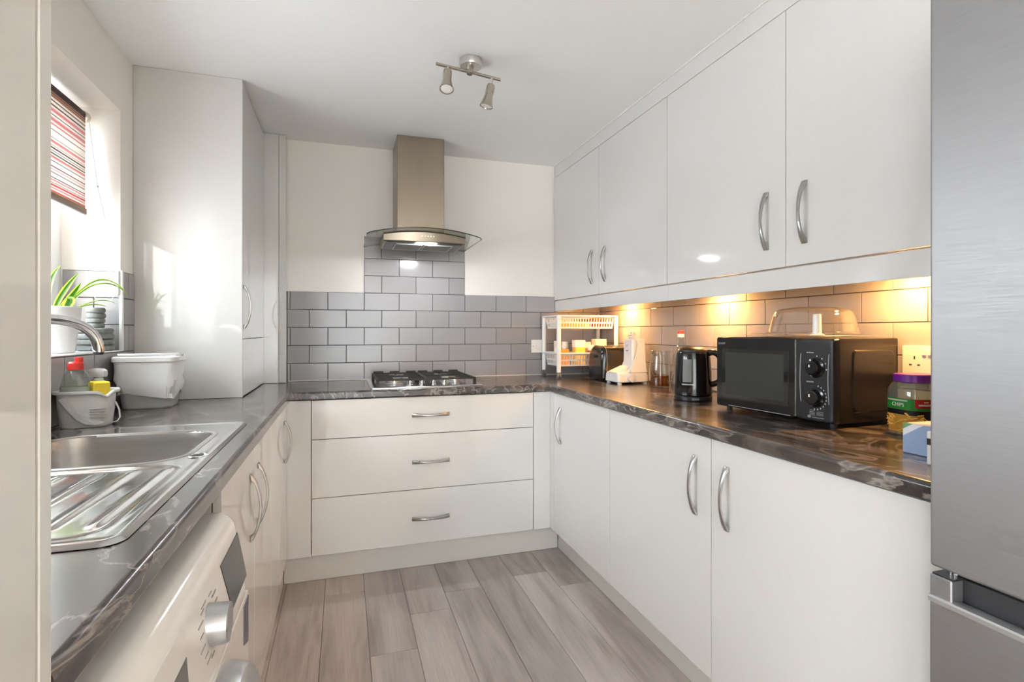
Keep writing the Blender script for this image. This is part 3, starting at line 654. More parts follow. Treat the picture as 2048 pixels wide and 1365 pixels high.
for y in (WY_0 + 0.05, WY_1 - 0.05):
    for x in (-0.66, -0.24): obj('foot', cyl(BM(), (x, y, 0.0), (x, y, 0.021), 0.02), 'rubber', wm)

# ================================================================== SINK
sk = thing('sink', 'stainless steel sink with ribbed drainer set into the worktop', 'sink', (-0.53, 1.33, ZW))
SX0, SX1, SY0, SY1 = -0.776, -0.283, 0.828, 1.828
BX0, BX1, BY0, BY1, BR = -0.725, -0.338, 1.312, 1.700, 0.095
def in_rr(x, y, x0, x1, y0, y1, r):
    """signed distance to a rounded rectangle (negative inside)"""
    cx, cy = (x0 + x1) / 2, (y0 + y1) / 2
    qx, qy = abs(x - cx) - (x1 - x0) / 2 + r, abs(y - cy) - (y1 - y0) / 2 + r
    return math.hypot(max(qx, 0), max(qy, 0)) + min(max(qx, qy), 0) - r
def sm(t): t = max(0, min(1, t)); return t * t * (3 - 2 * t)
def deck_z(x, y):
    d = in_rr(x, y, SX0, SX1, SY0, SY1, 0.03)
    z = ZW + 0.0012 + 0.0052 * sm(-d / 0.009) - 0.0016 * sm((-d - 0.014) / 0.014)
    # recessed drainer area with raised ribs
    dd_ = in_rr(x, y, SX0 + 0.035, SX1 - 0.035, SY0 + 0.035, BY0 - 0.028, 0.05)
    z -= 0.0035 * sm(-dd_ / 0.018)
    if dd_ < -0.012:
        yy = sm((y - SY0 - 0.07) / 0.03) * sm((BY0 - 0.045 - y) / 0.03)
        for xc in (-0.345, -0.405, -0.465, -0.525, -0.585, -0.645, -0.705):
            u = (x - xc) / 0.009
            z += 0.0036 * yy * math.exp(-u * u)
    return z
bm = BM(); nx, ny = 124, 170
V = {}
for i in range(nx + 1):
    for j in range(ny + 1):
        x = SX0 + (SX1 - SX0) * i / nx; y = SY0 + (SY1 - SY0) * j / ny
        # round the outer corners
        d_ = in_rr(x, y, SX0, SX1, SY0, SY1, 0.03)
        if d_ > 0:
            cx = min(max(x, SX0 + 0.03), SX1 - 0.03); cy = min(max(y, SY0 + 0.03), SY1 - 0.03)
            v = Vector((x - cx, y - cy)).normalized() * 0.03; x, y = cx + v.x, cy + v.y
        V[i, j] = (x, y)
bv = {}
for i in range(nx):
    for j in range(ny):
        q = [(i, j), (i + 1, j), (i + 1, j + 1), (i, j + 1)]
        mx_, my_ = sum(V[k][0] for k in q) / 4, sum(V[k][1] for k in q) / 4
        if in_rr(mx_, my_, BX0, BX1, BY0, BY1, BR) < -0.004: continue
        for k in q:
            if k not in bv: bv[k] = bm.verts.new((V[k][0], V[k][1], deck_z(*V[k])))
        try: bm.faces.new([bv[k] for k in q])
        except ValueError: pass
bmesh.ops.remove_doubles(bm, verts=bm.verts, dist=1e-5)
o = obj('drainer_deck', bm, 'sink', sk)
def ring(off, z, dr=0.0):
    return [(x, y, z) for x, y in rrect(BX0 + off, BX1 - off, BY0 + off, BY1 - off, max(0.02, BR - off * 0.8), 10)]
zt = ZW + 0.0052
bw = obj('bowl', loft(BM(), [ring(-0.011, zt - 0.0005), ring(-0.009, zt + 0.0010), ring(-0.004, zt + 0.0012), ring(0.0, zt - 0.0005), ring(0.003, zt - 0.006), ring(0.006, zt - 0.03), ring(0.012, zt - 0.10), ring(0.022, zt - 0.142), ring(0.040, zt - 0.157), ring(0.075, zt - 0.162), ring(0.15, zt - 0.164)], cap=False), 'sinkb', sk)
obj('bowl_floor', loft(BM(), [ring(0.148, zt - 0.1655), ring(0.148, zt - 0.1640)]), 'sinkb', sk)
obj('waste', lathe(BM(), [(0.038, 0.0), (0.038, 0.003), (0.030, 0.0035), (0.026, 0.001), (0.004, 0.001)], ((BX0 + BX1) / 2, (BY0 + BY1) / 2, zt - 0.1638), 32), 'chrome', sk)
bm = BM(); lathe(bm, [(0.021, 0), (0.0215, 0.0025), (0.0175, 0.0032), (0.0165, 0.001)], (-0.312, 1.352, zt - 0.001), 32, cap=False)
obj('overflow_ring', bm, 'chrome', sk)
obj('overflow_plug', lathe(BM(), [(0.0165, 0.0005), (0.0165, 0.0016), (0.004, 0.0016)], (-0.312, 1.352, zt - 0.001), 24), 'rubber', sk)

# ---- tap
tp = thing('mixer_tap', 'polished chrome swan-neck tap arching over the sink bowl', 'tap', (-0.748, 1.375, ZW + 0.0068))
B0 = Vector((-0.748, 1.375, 0)); E0 = Vector((-0.574, 1.545, 0)); dv = (E0 - B0)
pth = [B0 + Vector((0, 0, ZW + 0.03)), B0 + Vector((0, 0, 1.05))]
pth += arc(B0 + Vector((0, 0, 1.12)), B0 + Vector((0, 0, 1.2255)), B0 + dv * 0.38 + Vector((0, 0, 1.2255)), 10)
pth += arc(B0 + dv * 0.55 + Vector((0, 0, 1.2255)), E0 + Vector((-0.004, -0.004, 1.2255)), E0 + Vector((0, 0, 1.152)), 14)
pth += [E0 + Vector((0, 0, 1.1455))]
obj('spout', tube(BM(), pth, [0.0118] * (len(pth) - 1) + [0.0118], 20), 'chrome', tp)
obj('aerator', cyl(BM(), E0 + Vector((0, 0, 1.139)), E0 + Vector((0, 0, 1.1465)), 0.0098, 0.0115, 20), 'rubber', tp)
obj('tap_base', lathe(BM(), [(0.026, ZW + 0.0068), (0.026, ZW + 0.012), (0.021, ZW + 0.02), (0.020, ZW + 0.075), (0.014, ZW + 0.085)], (B0.x, B0.y, 0), 28), 'chrome', tp)
obj('lever', tube(BM(), [B0 + Vector((0, -0.018, ZW + 0.055)), B0 + Vector((0, -0.09, ZW + 0.075))], [0.007, 0.005], 12), 'chrome', tp)

# ================================================================== GAS HOB
hb = thing('gas_hob', 'four-burner stainless gas hob with black cast-iron pan supports', 'hob', (0.42, 2.95, ZW))
HX0, HX1, HY0, HY1 = 0.128, 0.708, 2.705, 3.195
obj('hob_plate', loft(BM(), [[(x, y, z) for x, y in rrect(HX0 + o_, HX1 - o_, HY0 + o_, HY1 - o_, 0.012, 4)] for o_, z in ((0, ZW + 0.0003), (0, ZW + 0.003), (0.004, ZW + 0.007), (0.012, ZW + 0.0085), (0.03, ZW + 0.0075))]), 'sink', hb)
zh = ZW + 0.008
def burner(x, y, r):
    b = obj('burner', lathe(BM(), [(r * 1.25, 0), (r * 1.25, 0.003), (r * 1.02, 0.006), (r, 0.015), (r * 0.9, 0.017), (0.004, 0.017)], (x, y, zh), 28), 'silver', hb)
    obj('flame_ring', lathe(BM(), [(r * 0.94, 0.0165), (r * 0.94, 0.0215), (r * 0.88, 0.0222), (0.004, 0.0222)], (x, y, zh), 28), 'brass', b)
    obj('burner_cap', lathe(BM(), [(r * 0.82, 0.022), (r * 0.84, 0.026), (r * 0.74, 0.029), (0.004, 0.0295)], (x, y, zh), 28), 'black_s', b)
for x, y, r in ((0.255, 2.845, 0.036), (0.255, 3.075, 0.028), (0.580, 2.845, 0.026), (0.580, 3.075, 0.042)): burner(x, y, r)
for k, x in enumerate((0.328, 0.390, 0.448, 0.508)):
    bm = lathe(BM(), [(0.018, 0), (0.018, 0.003), (0.0145, 0.006), (0.0135, 0.020), (0.012, 0.022), (0.003, 0.022)], (x, 2.765, zh), 24)
    box(bm, (x - 0.003, 2.752, zh + 0.015), (x + 0.003, 2.778, zh + 0.029), 0.001)
    obj('knob', bm, 'chrome', hb)
def support(x0, x1):
    bm = BM(); zt_, th = ZW + 0.043, 0.009
    y0, y1 = 2.745, 3.175
    def bar(a, b, w=0.005): 
        d_ = (Vector(b) - Vector(a)); n_ = Vector((-d_.y, d_.x, 0)).normalized() * w
        loft(bm, [[Vector(a) + n_ + Vector((0, 0, zt_ - 0.009)), Vector(a) - n_ + Vector((0, 0, zt_ - 0.009)), Vector(a) - n_ + Vector((0, 0, zt_)), Vector(a) + n_ + Vector((0, 0, zt_))],
                  [Vector(b) + n_ + Vector((0, 0, zt_ - 0.009)), Vector(b) - n_ + Vector((0, 0, zt_ - 0.009)), Vector(b) - n_ + Vector((0, 0, zt_)), Vector(b) + n_ + Vector((0, 0, zt_))]])
    xm = (x0 + x1) / 2
    for a, b in (((x0, y0, 0), (x1, y0, 0)), ((x0, y1, 0), (x1, y1, 0)), ((x0, y0, 0), (x0, y1, 0)), ((x1, y0, 0), (x1, y1, 0)), ((x0, (y0 + y1) / 2, 0), (x1, (y0 + y1) / 2, 0)),
                 ((xm, y0, 0), (xm, y0 + 0.065, 0)), ((xm, y1 - 0.065, 0), (xm, y1, 0)), ((x0, 2.845, 0), (xm - 0.04, 2.845, 0)), ((xm + 0.04, 2.845, 0), (x1, 2.845, 0)), ((x0, 3.075, 0), (xm - 0.04, 3.075, 0)), ((xm + 0.04, 3.075, 0), (x1, 3.075, 0))): bar(a, b)
    for x in (x0, x1):
        for y in (y0, y1): 
            loft(bm, [[(x + sx * 0.008, y + sy * 0.008, zh) for sx, sy in ((-1, -1), (1, -1), (1, 1), (-1, 1))], [(x + sx * 0.006, y + sy * 0.006, zt_) for sx, sy in ((-1, -1), (1, -1), (1, 1), (-1, 1))]])
    for x in (x0 + 0.03, xm, x1 - 0.03): box(bm, (x - 0.028, y1 - 0.006, zt_ - 0.002), (x + 0.028, y1 + 0.006, zt_ + 0.010), 0.002)
    obj('pan_support', bm, 'iron', hb)
support(0.165, 0.412); support(0.422, 0.668)

# ================================================================== COOKER HOOD
hd = thing('cooker_hood', 'stainless chimney cooker hood with curved glass canopy over the hob', 'cooker hood', (0.415, 3.0, 1.665))
CXH, HW = 0.415, 0.302
gz = lambda x: 1.7335 - 0.034 * ((x - CXH) / HW) ** 2
gy = lambda x: 2.715 + 0.040 * ((x - CXH) / HW) ** 2
obj('chimney', box(BM(), (0.283, 2.972, 1.728), (0.546, YB - 0.0005, H - 0.0005), 0.002), 'hoodst', hd)
rings = []
K = 36
for i in range(K + 1):
    x = CXH - HW + 2 * HW * i / K; e = min(i, K - i) / 1.5
    yf = gy(x) + (0.03 * (1 - min(1, e)) ** 2 if e < 1 else 0); z = gz(x)
    rings.append([(x, yf, z), (x, YB - 0.001, z), (x, YB - 0.001, z - 0.006), (x, yf, z - 0.006)])
bm = loft(BM(), rings); 
bm.faces.ensure_lookup_table()
for f in bm.faces: f.material_index = 0 if abs(f.normal.z) > 0.6 or len(f.verts) != 4 else 0
bm.normal_update()
for f in bm.faces:
    if f.normal.y < -0.6 or abs(f.normal.x) > 0.8: f.material_index = 1
gc = obj('glass_canopy', bm, ['hoodglass', 'glassedge'], hd)
obj('glass_edge', tube(BM(), [(r[0][0], r[0][1] - 0.0006, r[0][2] - 0.003) for r in rings], 0.0026, 8), 'glassedge', gc)
rings = []
for i in range(25):
    x = 0.200 + 0.435 * i / 24; s = (x - CXH) / 0.215
    yf = 2.800 + 0.022 * s * s; zt_ = gz(x) - 0.0075
    rings.append([(x, yf, zt_), (x, yf + 0.006, 1.676), (x, yf + 0.014, 1.671), (x, 3.085, 1.667), (x, 3.10, 1.675), (x, 3.10, zt_)])
hbd = obj('hood_body', loft(BM(), rings), 'hoodst', hd)
obj('gasket_gap_line', tube(BM(), [(r[0][0], r[0][1] - 0.001, r[0][2] - 0.001) for r in rings], 0.0028, 8), 'rubber', hbd)  # dark strip put in for the shade of the gap under the glass
obj('underside', box(BM(), (0.215, 2.835, 1.6655), (0.620, 3.08, 1.6690), 0.001), 'under', hd)
for a, b in ((0.262, 0.412), (0.418, 0.575)):
    f = obj('grease_filter', box(BM(), (a, 2.862, 1.6632), (b, 3.055, 1.6655)), 'filt', hd)
    bm = BM(); z0, z1 = 1.6622, 1.6655
    box(bm, (a, 2.858, z0), (b, 2.866, z1)); box(bm, (a, 3.05, z0), (b, 3.058, z1)); box(bm, (a, 2.858, z0), (a + 0.006, 3.058, z1)); box(bm, (b - 0.006, 2.858, z0), (b, 3.058, z1))
    obj('filter_frame', bm, 'silver', f)
for k in range(5):
    x = 0.397 + 0.0152 * k; yy = 2.802 + 0.022 * ((x - CXH) / 0.215) ** 2
    obj('button', cyl(BM(), (x, yy + 0.003, 1.701), (x, yy - 0.006, 1.701), 0.0046, 0.004, 14), 'chrome', hd)
obj('lamp_strip', box(BM(), (0.375, 2.828, 1.6635), (0.471, 2.840, 1.6668)), 'lamp_w', hd)
# ================================================================== CEILING SPOTLIGHT
sp = thing('ceiling_spotlight', 'brushed nickel ceiling spotlight bar with two lamp heads', 'light', (0.488, 2.07, H))
obj('ceiling_rose', lathe(BM(), [(0.046, -0.0005), (0.0465, -0.020), (0.043, -0.028), (0.030, -0.0285), (0.004, -0.0285)], (0.488, 2.07, H), 40), 'nickel_l', sp)
bA, bB = Vector((0.341, 2.028, 2.232)), Vector((0.614, 2.080, 2.232)); bd = (bB - bA).normalized()
obj('bar', cyl(BM(), bA, bB, 0.0062, 0.0062, 16), 'nickel', sp)
obj('bar_mount', cyl(BM(), (0.480, 2.056, 2.226), (0.484, 2.062, H - 0.028), 0.012, 0.015, 20), 'nickel', sp)
def spot_head(t, aim, jl):
    p = bA.lerp(bB, t); a = Vector(aim).normalized()
    q = p + Vector((0, 0, -jl)) + a * 0.004
    obj('head_joint', tube(BM(), [p, p + Vector((0, 0, -jl * 0.6)), q], 0.0055, 12), 'nickel_l', sp)
    u, w_ = frame_for(a)
    R = Matrix((u, w_, a)).transposed()
    hdm = obj('lamp_head', lathe(BM(), [(0.010, 0.0), (0.0155, 0.004), (0.0175, 0.012), (0.0175, 0.035), (0.0165, 0.045), (0.020, 0.066), (0.0265, 0.088), (0.0275, 0.093), (0.0250, 0.093), (0.019, 0.07)], q, 28, M=R), 'nickel', sp)
    obj('bulb', lathe(BM(), [(0.0248, 0.086), (0.0248, 0.0895), (0.016, 0.0915), (0.003, 0.092)], q, 28, M=R), 'bulb', hdm)
spot_head(0.17, (-0.10, -0.30, -1), 0.010)
spot_head(0.86, (-0.22, 0.10, -1), 0.022)

# ================================================================== BLIND AND SILL
XBL = -0.915
BZ0, BZ1, BY_0, BY_1 = 1.640, 1.992, 1.20, 2.362
cols = {'r': sr(214, 128, 128), 'k': sr(96, 82, 80), 'w': sr(238, 233, 228), 'p': sr(222, 178, 178), 'g': sr(160, 152, 146), 'b': sr(186, 160, 134), 'm': sr(128, 66, 72)}
seq = 'kbrbkwbgwkwpwbkwmwpprwkwpwwwwgwwwrpwwgwwkwgwkwrwwgwmwwgwwkwwmwpwgwwkwrwrrwwbbgbb'
seq = (seq[:60])
stops = []
names = []
rs = random.Random(3)
# at most 32 ramp stops per ramp: two ramps, one for each half of the cloth
def blind_mat():
    m, nt, b = new_mat('striped_blind_cloth')
    tc = N(nt, 'ShaderNodeTexCoord'); sx = N(nt, 'ShaderNodeSeparateXYZ'); nt.links.new(tc.outputs['Object'], sx.inputs[0])
    prev = None
    top = 'kbkrbkbwkbwkgwprpwkwprpwrpw'; mid = 'wgwwwgwrpwrwgkwgwkgwrpwkw'; bot = 'wmwpwgwwkwpwmwrrwpwrrbbgbbg'
    zz = [(BZ1, BZ1 - 0.12, top), (BZ1 - 0.12, BZ1 - 0.24, mid), (BZ1 - 0.24, BZ0, bot)]
    outs = []
    for za, zb, s in zz:
        mr = N(nt, 'ShaderNodeMapRange'); mr.inputs['From Min'].default_value = za; mr.inputs['From Max'].default_value = zb; nt.links.new(sx.outputs['Z'], mr.inputs['Value'])
        rp = N(nt, 'ShaderNodeValToRGB'); rp.color_ramp.interpolation = 'CONSTANT'; e = rp.color_ramp.elements
        n = len(s); pos = [0.0]
        ws = [rs.uniform(0.6, 1.4) * {'k': 0.5, 'm': 0.5, 'g': 0.6, 'r': 0.55, 'w': 1.3, 'p': 1.0, 'b': 0.9}[c] for c in s]; t = sum(ws); acc = 0
        for i, c in enumerate(s):
            p = acc / t
            if i == 0: e[0].position = 0; e[0].color = cols[c]
            elif i == n - 1: e[-1].position = p; e[-1].color = cols[c]
            else: k = e.new(p); k.color = cols[c]
            acc += ws[i]
        nt.links.new(mr.outputs[0], rp.inputs['Fac']); outs.append(rp)
    g1 = N(nt, 'ShaderNodeMath', operation='LESS_THAN'); g1.inputs[1].default_value = zz[0][1]; nt.links.new(sx.outputs['Z'], g1.inputs[0])
    g2 = N(nt, 'ShaderNodeMath', operation='LESS_THAN'); g2.inputs[1].default_value = zz[1][1]; nt.links.new(sx.outputs['Z'], g2.inputs[0])
    m1 = N(nt, 'ShaderNodeMix', data_type='RGBA'); nt.links.new(g1.outputs[0], m1.inputs['Factor']); nt.links.new(outs[0].outputs[0], m1.inputs['A']); nt.links.new(outs[1].outputs[0], m1.inputs['B'])
    m2 = N(nt, 'ShaderNodeMix', data_type='RGBA'); nt.links.new(g2.outputs[0], m2.inputs['Factor']); nt.links.new(m1.outputs['Result'], m2.inputs['A']); nt.links.new(outs[2].outputs[0], m2.inputs['B'])
    nt.links.new(m2.outputs['Result'], b.inputs['Base Color']); b.inputs['Roughness'].default_value = 0.9
    tl = N(nt, 'ShaderNodeBsdfTranslucent'); nt.links.new(m2.outputs['Result'], tl.inputs['Color'])
    ms = N(nt, 'ShaderNodeMixShader'); ms.inputs[0].default_value = 0.30; out = nt.nodes['Material Output']
    nt.links.new(b.outputs[0], ms.inputs[1]); nt.links.new(tl.outputs[0], ms.inputs[2]); nt.links.new(ms.outputs[0], out.inputs['Surface'])
    return m
bl = thing('roller_blind', 'striped red and cream roller blind in the window reveal', 'blind')
MT['blind'] = blind_mat()
obj('blind_cloth', box(BM(), (XBL - 0.0006, BY_0, BZ0), (XBL + 0.0006, BY_1 - 0.012, BZ1 + 0.012)), 'blind', bl)
obj('roller_tube', cyl(BM(), (XBL - 0.018, BY_0, 2.004), (XBL - 0.018, BY_1 - 0.008, 2.004), 0.0185, 0.0185, 24), 'blind', bl)
obj('bottom_bar', box(BM(), (XBL - 0.006, BY_0, BZ0 - 0.010), (XBL + 0.006, BY_1 - 0.010, BZ0 + 0.014), 0.004, 2), 'blind', bl)
obj('bracket', lathe(BM(), [(0.021, 0), (0.023, 0.004), (0.023, 0.016), (0.018, 0.020), (0.004, 0.021)], (XBL - 0.014, BY_1 - 0.004, 2.000), 24, M=Matrix(((1, 0, 0), (0, 0, 1), (0, -1, 0)))), 'cream', bl)
def beads(pts, step, r):
    bm = BM(); pts = [Vector(p) for p in pts]; acc = 0
    for a, b in zip(pts, pts[1:]):
        L = (b - a).length; t = acc
        while t < L:
            bmesh.ops.create_icosphere(bm, subdivisions=1, radius=r, matrix=Matrix.Translation(a.lerp(b, t / L))); t += step
        acc = t - L
    return bm
hook = Vector((XW - 0.006, WY1 - 0.014, 1.425))
c0 = Vector((XBL + 0.004, BY_1 + 0.010, 1.985))
midp = Vector((XBL + 0.030, BY_1 + 0.012, 1.745))
bm = tube(BM(), [c0, midp, hook], 0.0011, 6)
bmesh.ops.create_icosphere(bm, subdivisions=2, radius=0.0035, matrix=Matrix.Translation(midp))
obj('pull_cord', bm, 'greyp', bl)
cb = Vector((XBL - 0.020, BY_1 + 0.008, 1.985)); lo = Vector((XBL + 0.028, WY1 - 0.03, 1.440))
obj('pull_cord', tube(BM(), [cb, Vector((XBL - 0.008, BY_1, 1.60)), lo + Vector((-0.032, 0, 0.01))], 0.0009, 6), 'white', bl)
loop = arc(lo + Vector((-0.032, 0, 0.0)), Vector((-0.895, WY1 - 0.035, 1.255)), Vector((-0.838, WY1 - 0.03, 1.318)), 14) + [hook + Vector((0.004, -0.004, -0.06)), hook]
obj('bead_chain', beads(loop, 0.0062, 0.0022), 'white', bl, kind='stuff')
obj('chain_hook', box(BM(), hook + Vector((-0.004, -0.004, -0.090)), hook + Vector((0.006, 0.012, 0.006)), 0.002), 'white', bl)

# potted plant
pl = thing('potted_plant', 'variegated spider plant in a white pot on the window sill', 'plant', (-0.905, 2.10, WZ0 + 0.0042))
obj('pot', lathe(BM(), [(0.052, 0), (0.0555, 0.003), (0.066, 0.085), (0.0675, 0.090), (0.069, 0.091), (0.0735, 0.150), (0.0715, 0.153), (0.067, 0.150), (0.066, 0.14)], seg=40, cap=True), 'white', pl, local=True)
obj('soil', lathe(BM(), [(0.0655, 0.130), (0.0655, 0.137), (0.003, 0.140)], seg=28), 'soil', pl, local=True)
def leaf(pts, w, up=(0, 0, 1)):
    """strap leaf along a path: green centre, pale margins, folded along the midrib"""
    pts = [Vector(p) for p in pts]; n = len(pts); bm = BM(); R = []
    for i, p in enumerate(pts):
        t = i / (n - 1); d_ = (pts[min(i + 1, n - 1)] - pts[max(i - 1, 0)]).normalized()
        s_ = d_.cross(Vector(up)); s_ = s_.normalized() if s_.length > 1e-3 else Vector((1, 0, 0))
        nn = s_.cross(d_).normalized(); hw = w * (0.55 + 1.1 * t) * (1 - t ** 2.2) if t < 1 else 0
        hw = max(hw, 0.0006)
        R.append([bm.verts.new(p + s_ * a * hw + nn * abs(a) * hw * 0.45) for a in (-1, -0.55, 0, 0.55, 1)])
    for i in range(n - 1):
        for j in range(4):
            f = bm.faces.new((R[i][j], R[i][j + 1], R[i + 1][j + 1], R[i + 1][j])); f.material_index = 1 if j in (0, 3) else 0
    bmesh.ops.solidify(bm, geom=bm.faces[:], thickness=0.0006)
    obj('leaf', bm, ['leaf', 'leafe'], pl, local=True)
def lf(p0, p1, p2, w, n=14, up=(0, 0, 1)): leaf(arc(p0, p1, p2, n), w, up)
lf((0.02, 0.01, 0.135), (0.10, 0.09, 0.330), (0.190, 0.06, 0.190), 0.013)
lf((0.02, 0.02, 0.135), (0.06, 0.16, 0.300), (0.130, 0.22, 0.215), 0.012)
lf((0.01, 0.0, 0.135), (0.045, 0.02, 0.19), (0.055, 0.05, 0.235), 0.011, up=(0.6, -0.8, 0.1))
lf((0.0, 0.0, 0.135), (0.02, 0.0, 0.20), (0.062, 0.02, 0.268), 0.010, up=(0.3, -0.9, 0.1))
lf((-0.01, -0.01, 0.135), (-0.03, -0.03, 0.22), (-0.055, 0.0, 0.270), 0.011, up=(0.3, -0.9, 0.1))
lf((0.03, 0.02, 0.135), (0.08, 0.06, 0.175), (0.110, 0.11, 0.158), 0.010)
lf((0.03, -0.01, 0.135), (0.060, -0.01, 0.185), (0.040, 0.00, 0.178), 0.016, up=(0.5, -0.8, 0.2))
lf((-0.02, 0.01, 0.135), (-0.04, 0.05, 0.25), (-0.03, 0.12, 0.30), 0.010)
lf((0.0, -0.03, 0.135), (0.02, -0.12, 0.27), (0.04, -0.19, 0.20), 0.012)
lf((0.04, 0.03, 0.137), (0.09, 0.10, 0.20), (0.13, 0.13, 0.17), 0.008)

# stacked stones ornament
st = thing('stone_ornament', 'stack of grey slate stones standing on the window sill corner', 'ornament', (-0.868, 2.315, WZ0 + 0.0042))
rs = random.Random(11)
z = 0.0
for r, h in ((0.0565, 0.022), (0.058, 0.020), (0.0555, 0.022), (0.054, 0.020), (0.028, 0.018), (0.030, 0.017), (0.029, 0.020), (0.030, 0.020)):
    rings = []
    ph = rs.uniform(0, 6)
    for f, zz in ((0.86, 0.0), (0.97, 0.18), (1.0, 0.5), (0.97, 0.82), (0.88, 1.0)):
        rings.append([((r * f + 0.0015 * math.sin(3 * a + ph)) * math.cos(a), (r * f + 0.0015 * math.sin(2 * a + ph)) * math.sin(a), z + zz * (h - 0.0006)) for a in [2 * PI * k / 28 for k in range(28)]])
    obj('stone', loft(BM(), rings), 'stone', st, local=True); z += h

# ================================================================== BESIDE THE SINK
# white washing-up caddy
cd = thing('sink_caddy', 'white plastic washing-up tub holding bottle and sponge behind the sink', 'caddy', (-0.740, 1.912, ZW + 0.0003), rz=0.24)
def oval(rx, ry, z, wave=0.0, n=48, e=2.6):
    out = []
    for k in range(n):
        a = 2 * PI * k / n; c_, s_ = math.cos(a), math.sin(a)
        x = rx * math.copysign(abs(c_) ** (2 / e), c_); y = ry * math.copysign(abs(s_) ** (2 / e), s_)
        out.append((x, y, z - wave * math.exp(-((a - 5.35) / 0.22) ** 2)))
    return out
W1, W2 = 0.074, 0.050
obj('tub', loft(BM(), [oval(W1 * 0.80, W2 * 0.80, 0.0), oval(W1 * 0.85, W2 * 0.85, 0.006), oval(W1 * 0.93, W2 * 0.93, 0.06), oval(W1 * 0.96, W2 * 0.96, 0.098, 0.006), oval(W1 * 1.08, W2 * 1.10, 0.101, 0.014), oval(W1 * 1.10, W2 * 1.12, 0.106, 0.016), oval(W1 * 1.08, W2 * 1.10, 0.110, 0.016), oval(W1 * 0.97, W2 * 0.96, 0.108, 0.014),
                        oval(W1 * 0.90, W2 * 0.90, 0.05), oval(W1 * 0.80, W2 * 0.80, 0.008)]), 'white', cd, local=True)
hp = [(-0.050, -0.0490, 0.088), (-0.036, -0.0510, 0.065), (-0.012, -0.0530, 0.030), (0.012, -0.056, 0.012), (0.040, -0.060, 0.010)]
bm = BM(); loft(bm, [[(x - 0.009, y - 0.001, z), (x + 0.007, y - 0.003, z + 0.006), (x + 0.007, y + 0.004, z + 0.006), (x - 0.009, y + 0.006, z)] for x, y, z in hp])
obj('carry_handle', bm, 'white', cd, local=True)
obj('carry_handle', loft(BM(), [[(0.0745 + o_, yy - 0.006, zz), (0.078 + o_, yy - 0.006, zz), (0.078 + o_, yy + 0.006, zz), (0.0745 + o_, yy + 0.006, zz)] for yy, zz, o_ in ((-0.01, 0.070, -0.006), (-0.012, 0.045, 0.004), (-0.016, 0.022, 0.006), (-0.022, 0.012, 0.0), (-0.03, 0.010, -0.012))]), 'white', cd, local=True)
bm = BM()
for k in range(4): box(bm, (0.012, -0.0468 - 0.0006 * k, 0.030 + 0.008 * k), (0.052, -0.0395, 0.0315 + 0.008 * k))
obj('drain_slots', bm, 'greyp', cd, local=True)
# washing-up liquid bottle
wb_ = thing('washing_up_bottle', 'clear washing-up liquid bottle with a red cap standing in the white tub', 'bottle', (-0.764, 1.902, ZW + 0.011), rz=0.24)
wb_.scale = (1, 1, 1.2)
def fl_(prof, kx=1.0, ky=0.62): return [[(r * kx * math.cos(a), r * ky * math.sin(a), z) for a in [2 * PI * k / 32 for k in range(32)]] for r, z in prof]
obj('bottle_body', loft(BM(), fl_([(0.030, 0), (0.034, 0.004), (0.037, 0.06), (0.036, 0.095), (0.030, 0.118), (0.022, 0.131), (0.0185, 0.134)])), 'bottle_c', wb_, local=True)
obj('soap', loft(BM(), fl_([(0.028, 0.002), (0.032, 0.006), (0.035, 0.06), (0.0345, 0.080), (0.0344, 0.082)])), 'soap', wb_, local=True)
obj('bottle_label', loft(BM(), fl_([(0.0378, 0.055), (0.0372, 0.092)]), cap=False), 'soap', wb_, local=True)
cp = obj('cap', lathe(BM(), [(0.0200, 0.134), (0.0205, 0.136), (0.0195, 0.150), (0.016, 0.154), (0.004, 0.1545)], seg=28), 'red', wb_, local=True)
bm = lathe(BM(), [(0.010, 0), (0.011, 0.004), (0.0105, 0.011), (0.003, 0.0115)], (0.008, 0, 0.154), 20)
obj('nozzle', bm, 'red', cp, local=True)
# sponges
for (x, y, z_, rz_, lab, sx_) in ((-0.703, 1.912, 0.085, 0.50, 'small yellow sponge leaning forward at the right end of the white tub', 0.020), (-0.722, 1.938, 0.085, 0.2, 'yellow sponge behind the front sponge in the white tub', 0.022)):
    s_ = obj('sponge', box(BM(), (-sx_, -0.011, 0), (sx_, 0.011, 0.048), 0.004, 2), 'sponge'); s_.location = (x, y, ZW + z_); s_.rotation_euler = (0.12, 0.0, rz_); tag(s_, lab, 'sponge')
# trigger bottle
tb = thing('spray_bottle', 'pale green bottle with a white trigger head behind the white tub', 'bottle', (-0.774, 2.085, ZW + 0.0003), rz=2.9)
obj('bottle_body', loft(BM(), fl_([(0.026, 0), (0.029, 0.004), (0.030, 0.07), (0.026, 0.105), (0.014, 0.126), (0.0125, 0.132)], 1, 0.8)), 'mint', tb, local=True)
obj('trigger_head', loft(BM(), [[(x, y * h_, z_ + zz * h_) for y, zz in ((-0.012, 0), (-0.010, 0.012), (0.010, 0.012), (0.012, 0), (0.008, -0.010), (-0.008, -0.010))] for x, z_, h_ in ((-0.022, 0.145, 0.9), (-0.010, 0.147, 1.25), (0.015, 0.149, 1.2), (0.045, 0.146, 0.9), (0.062, 0.143, 0.5))]), 'white', tb, local=True)
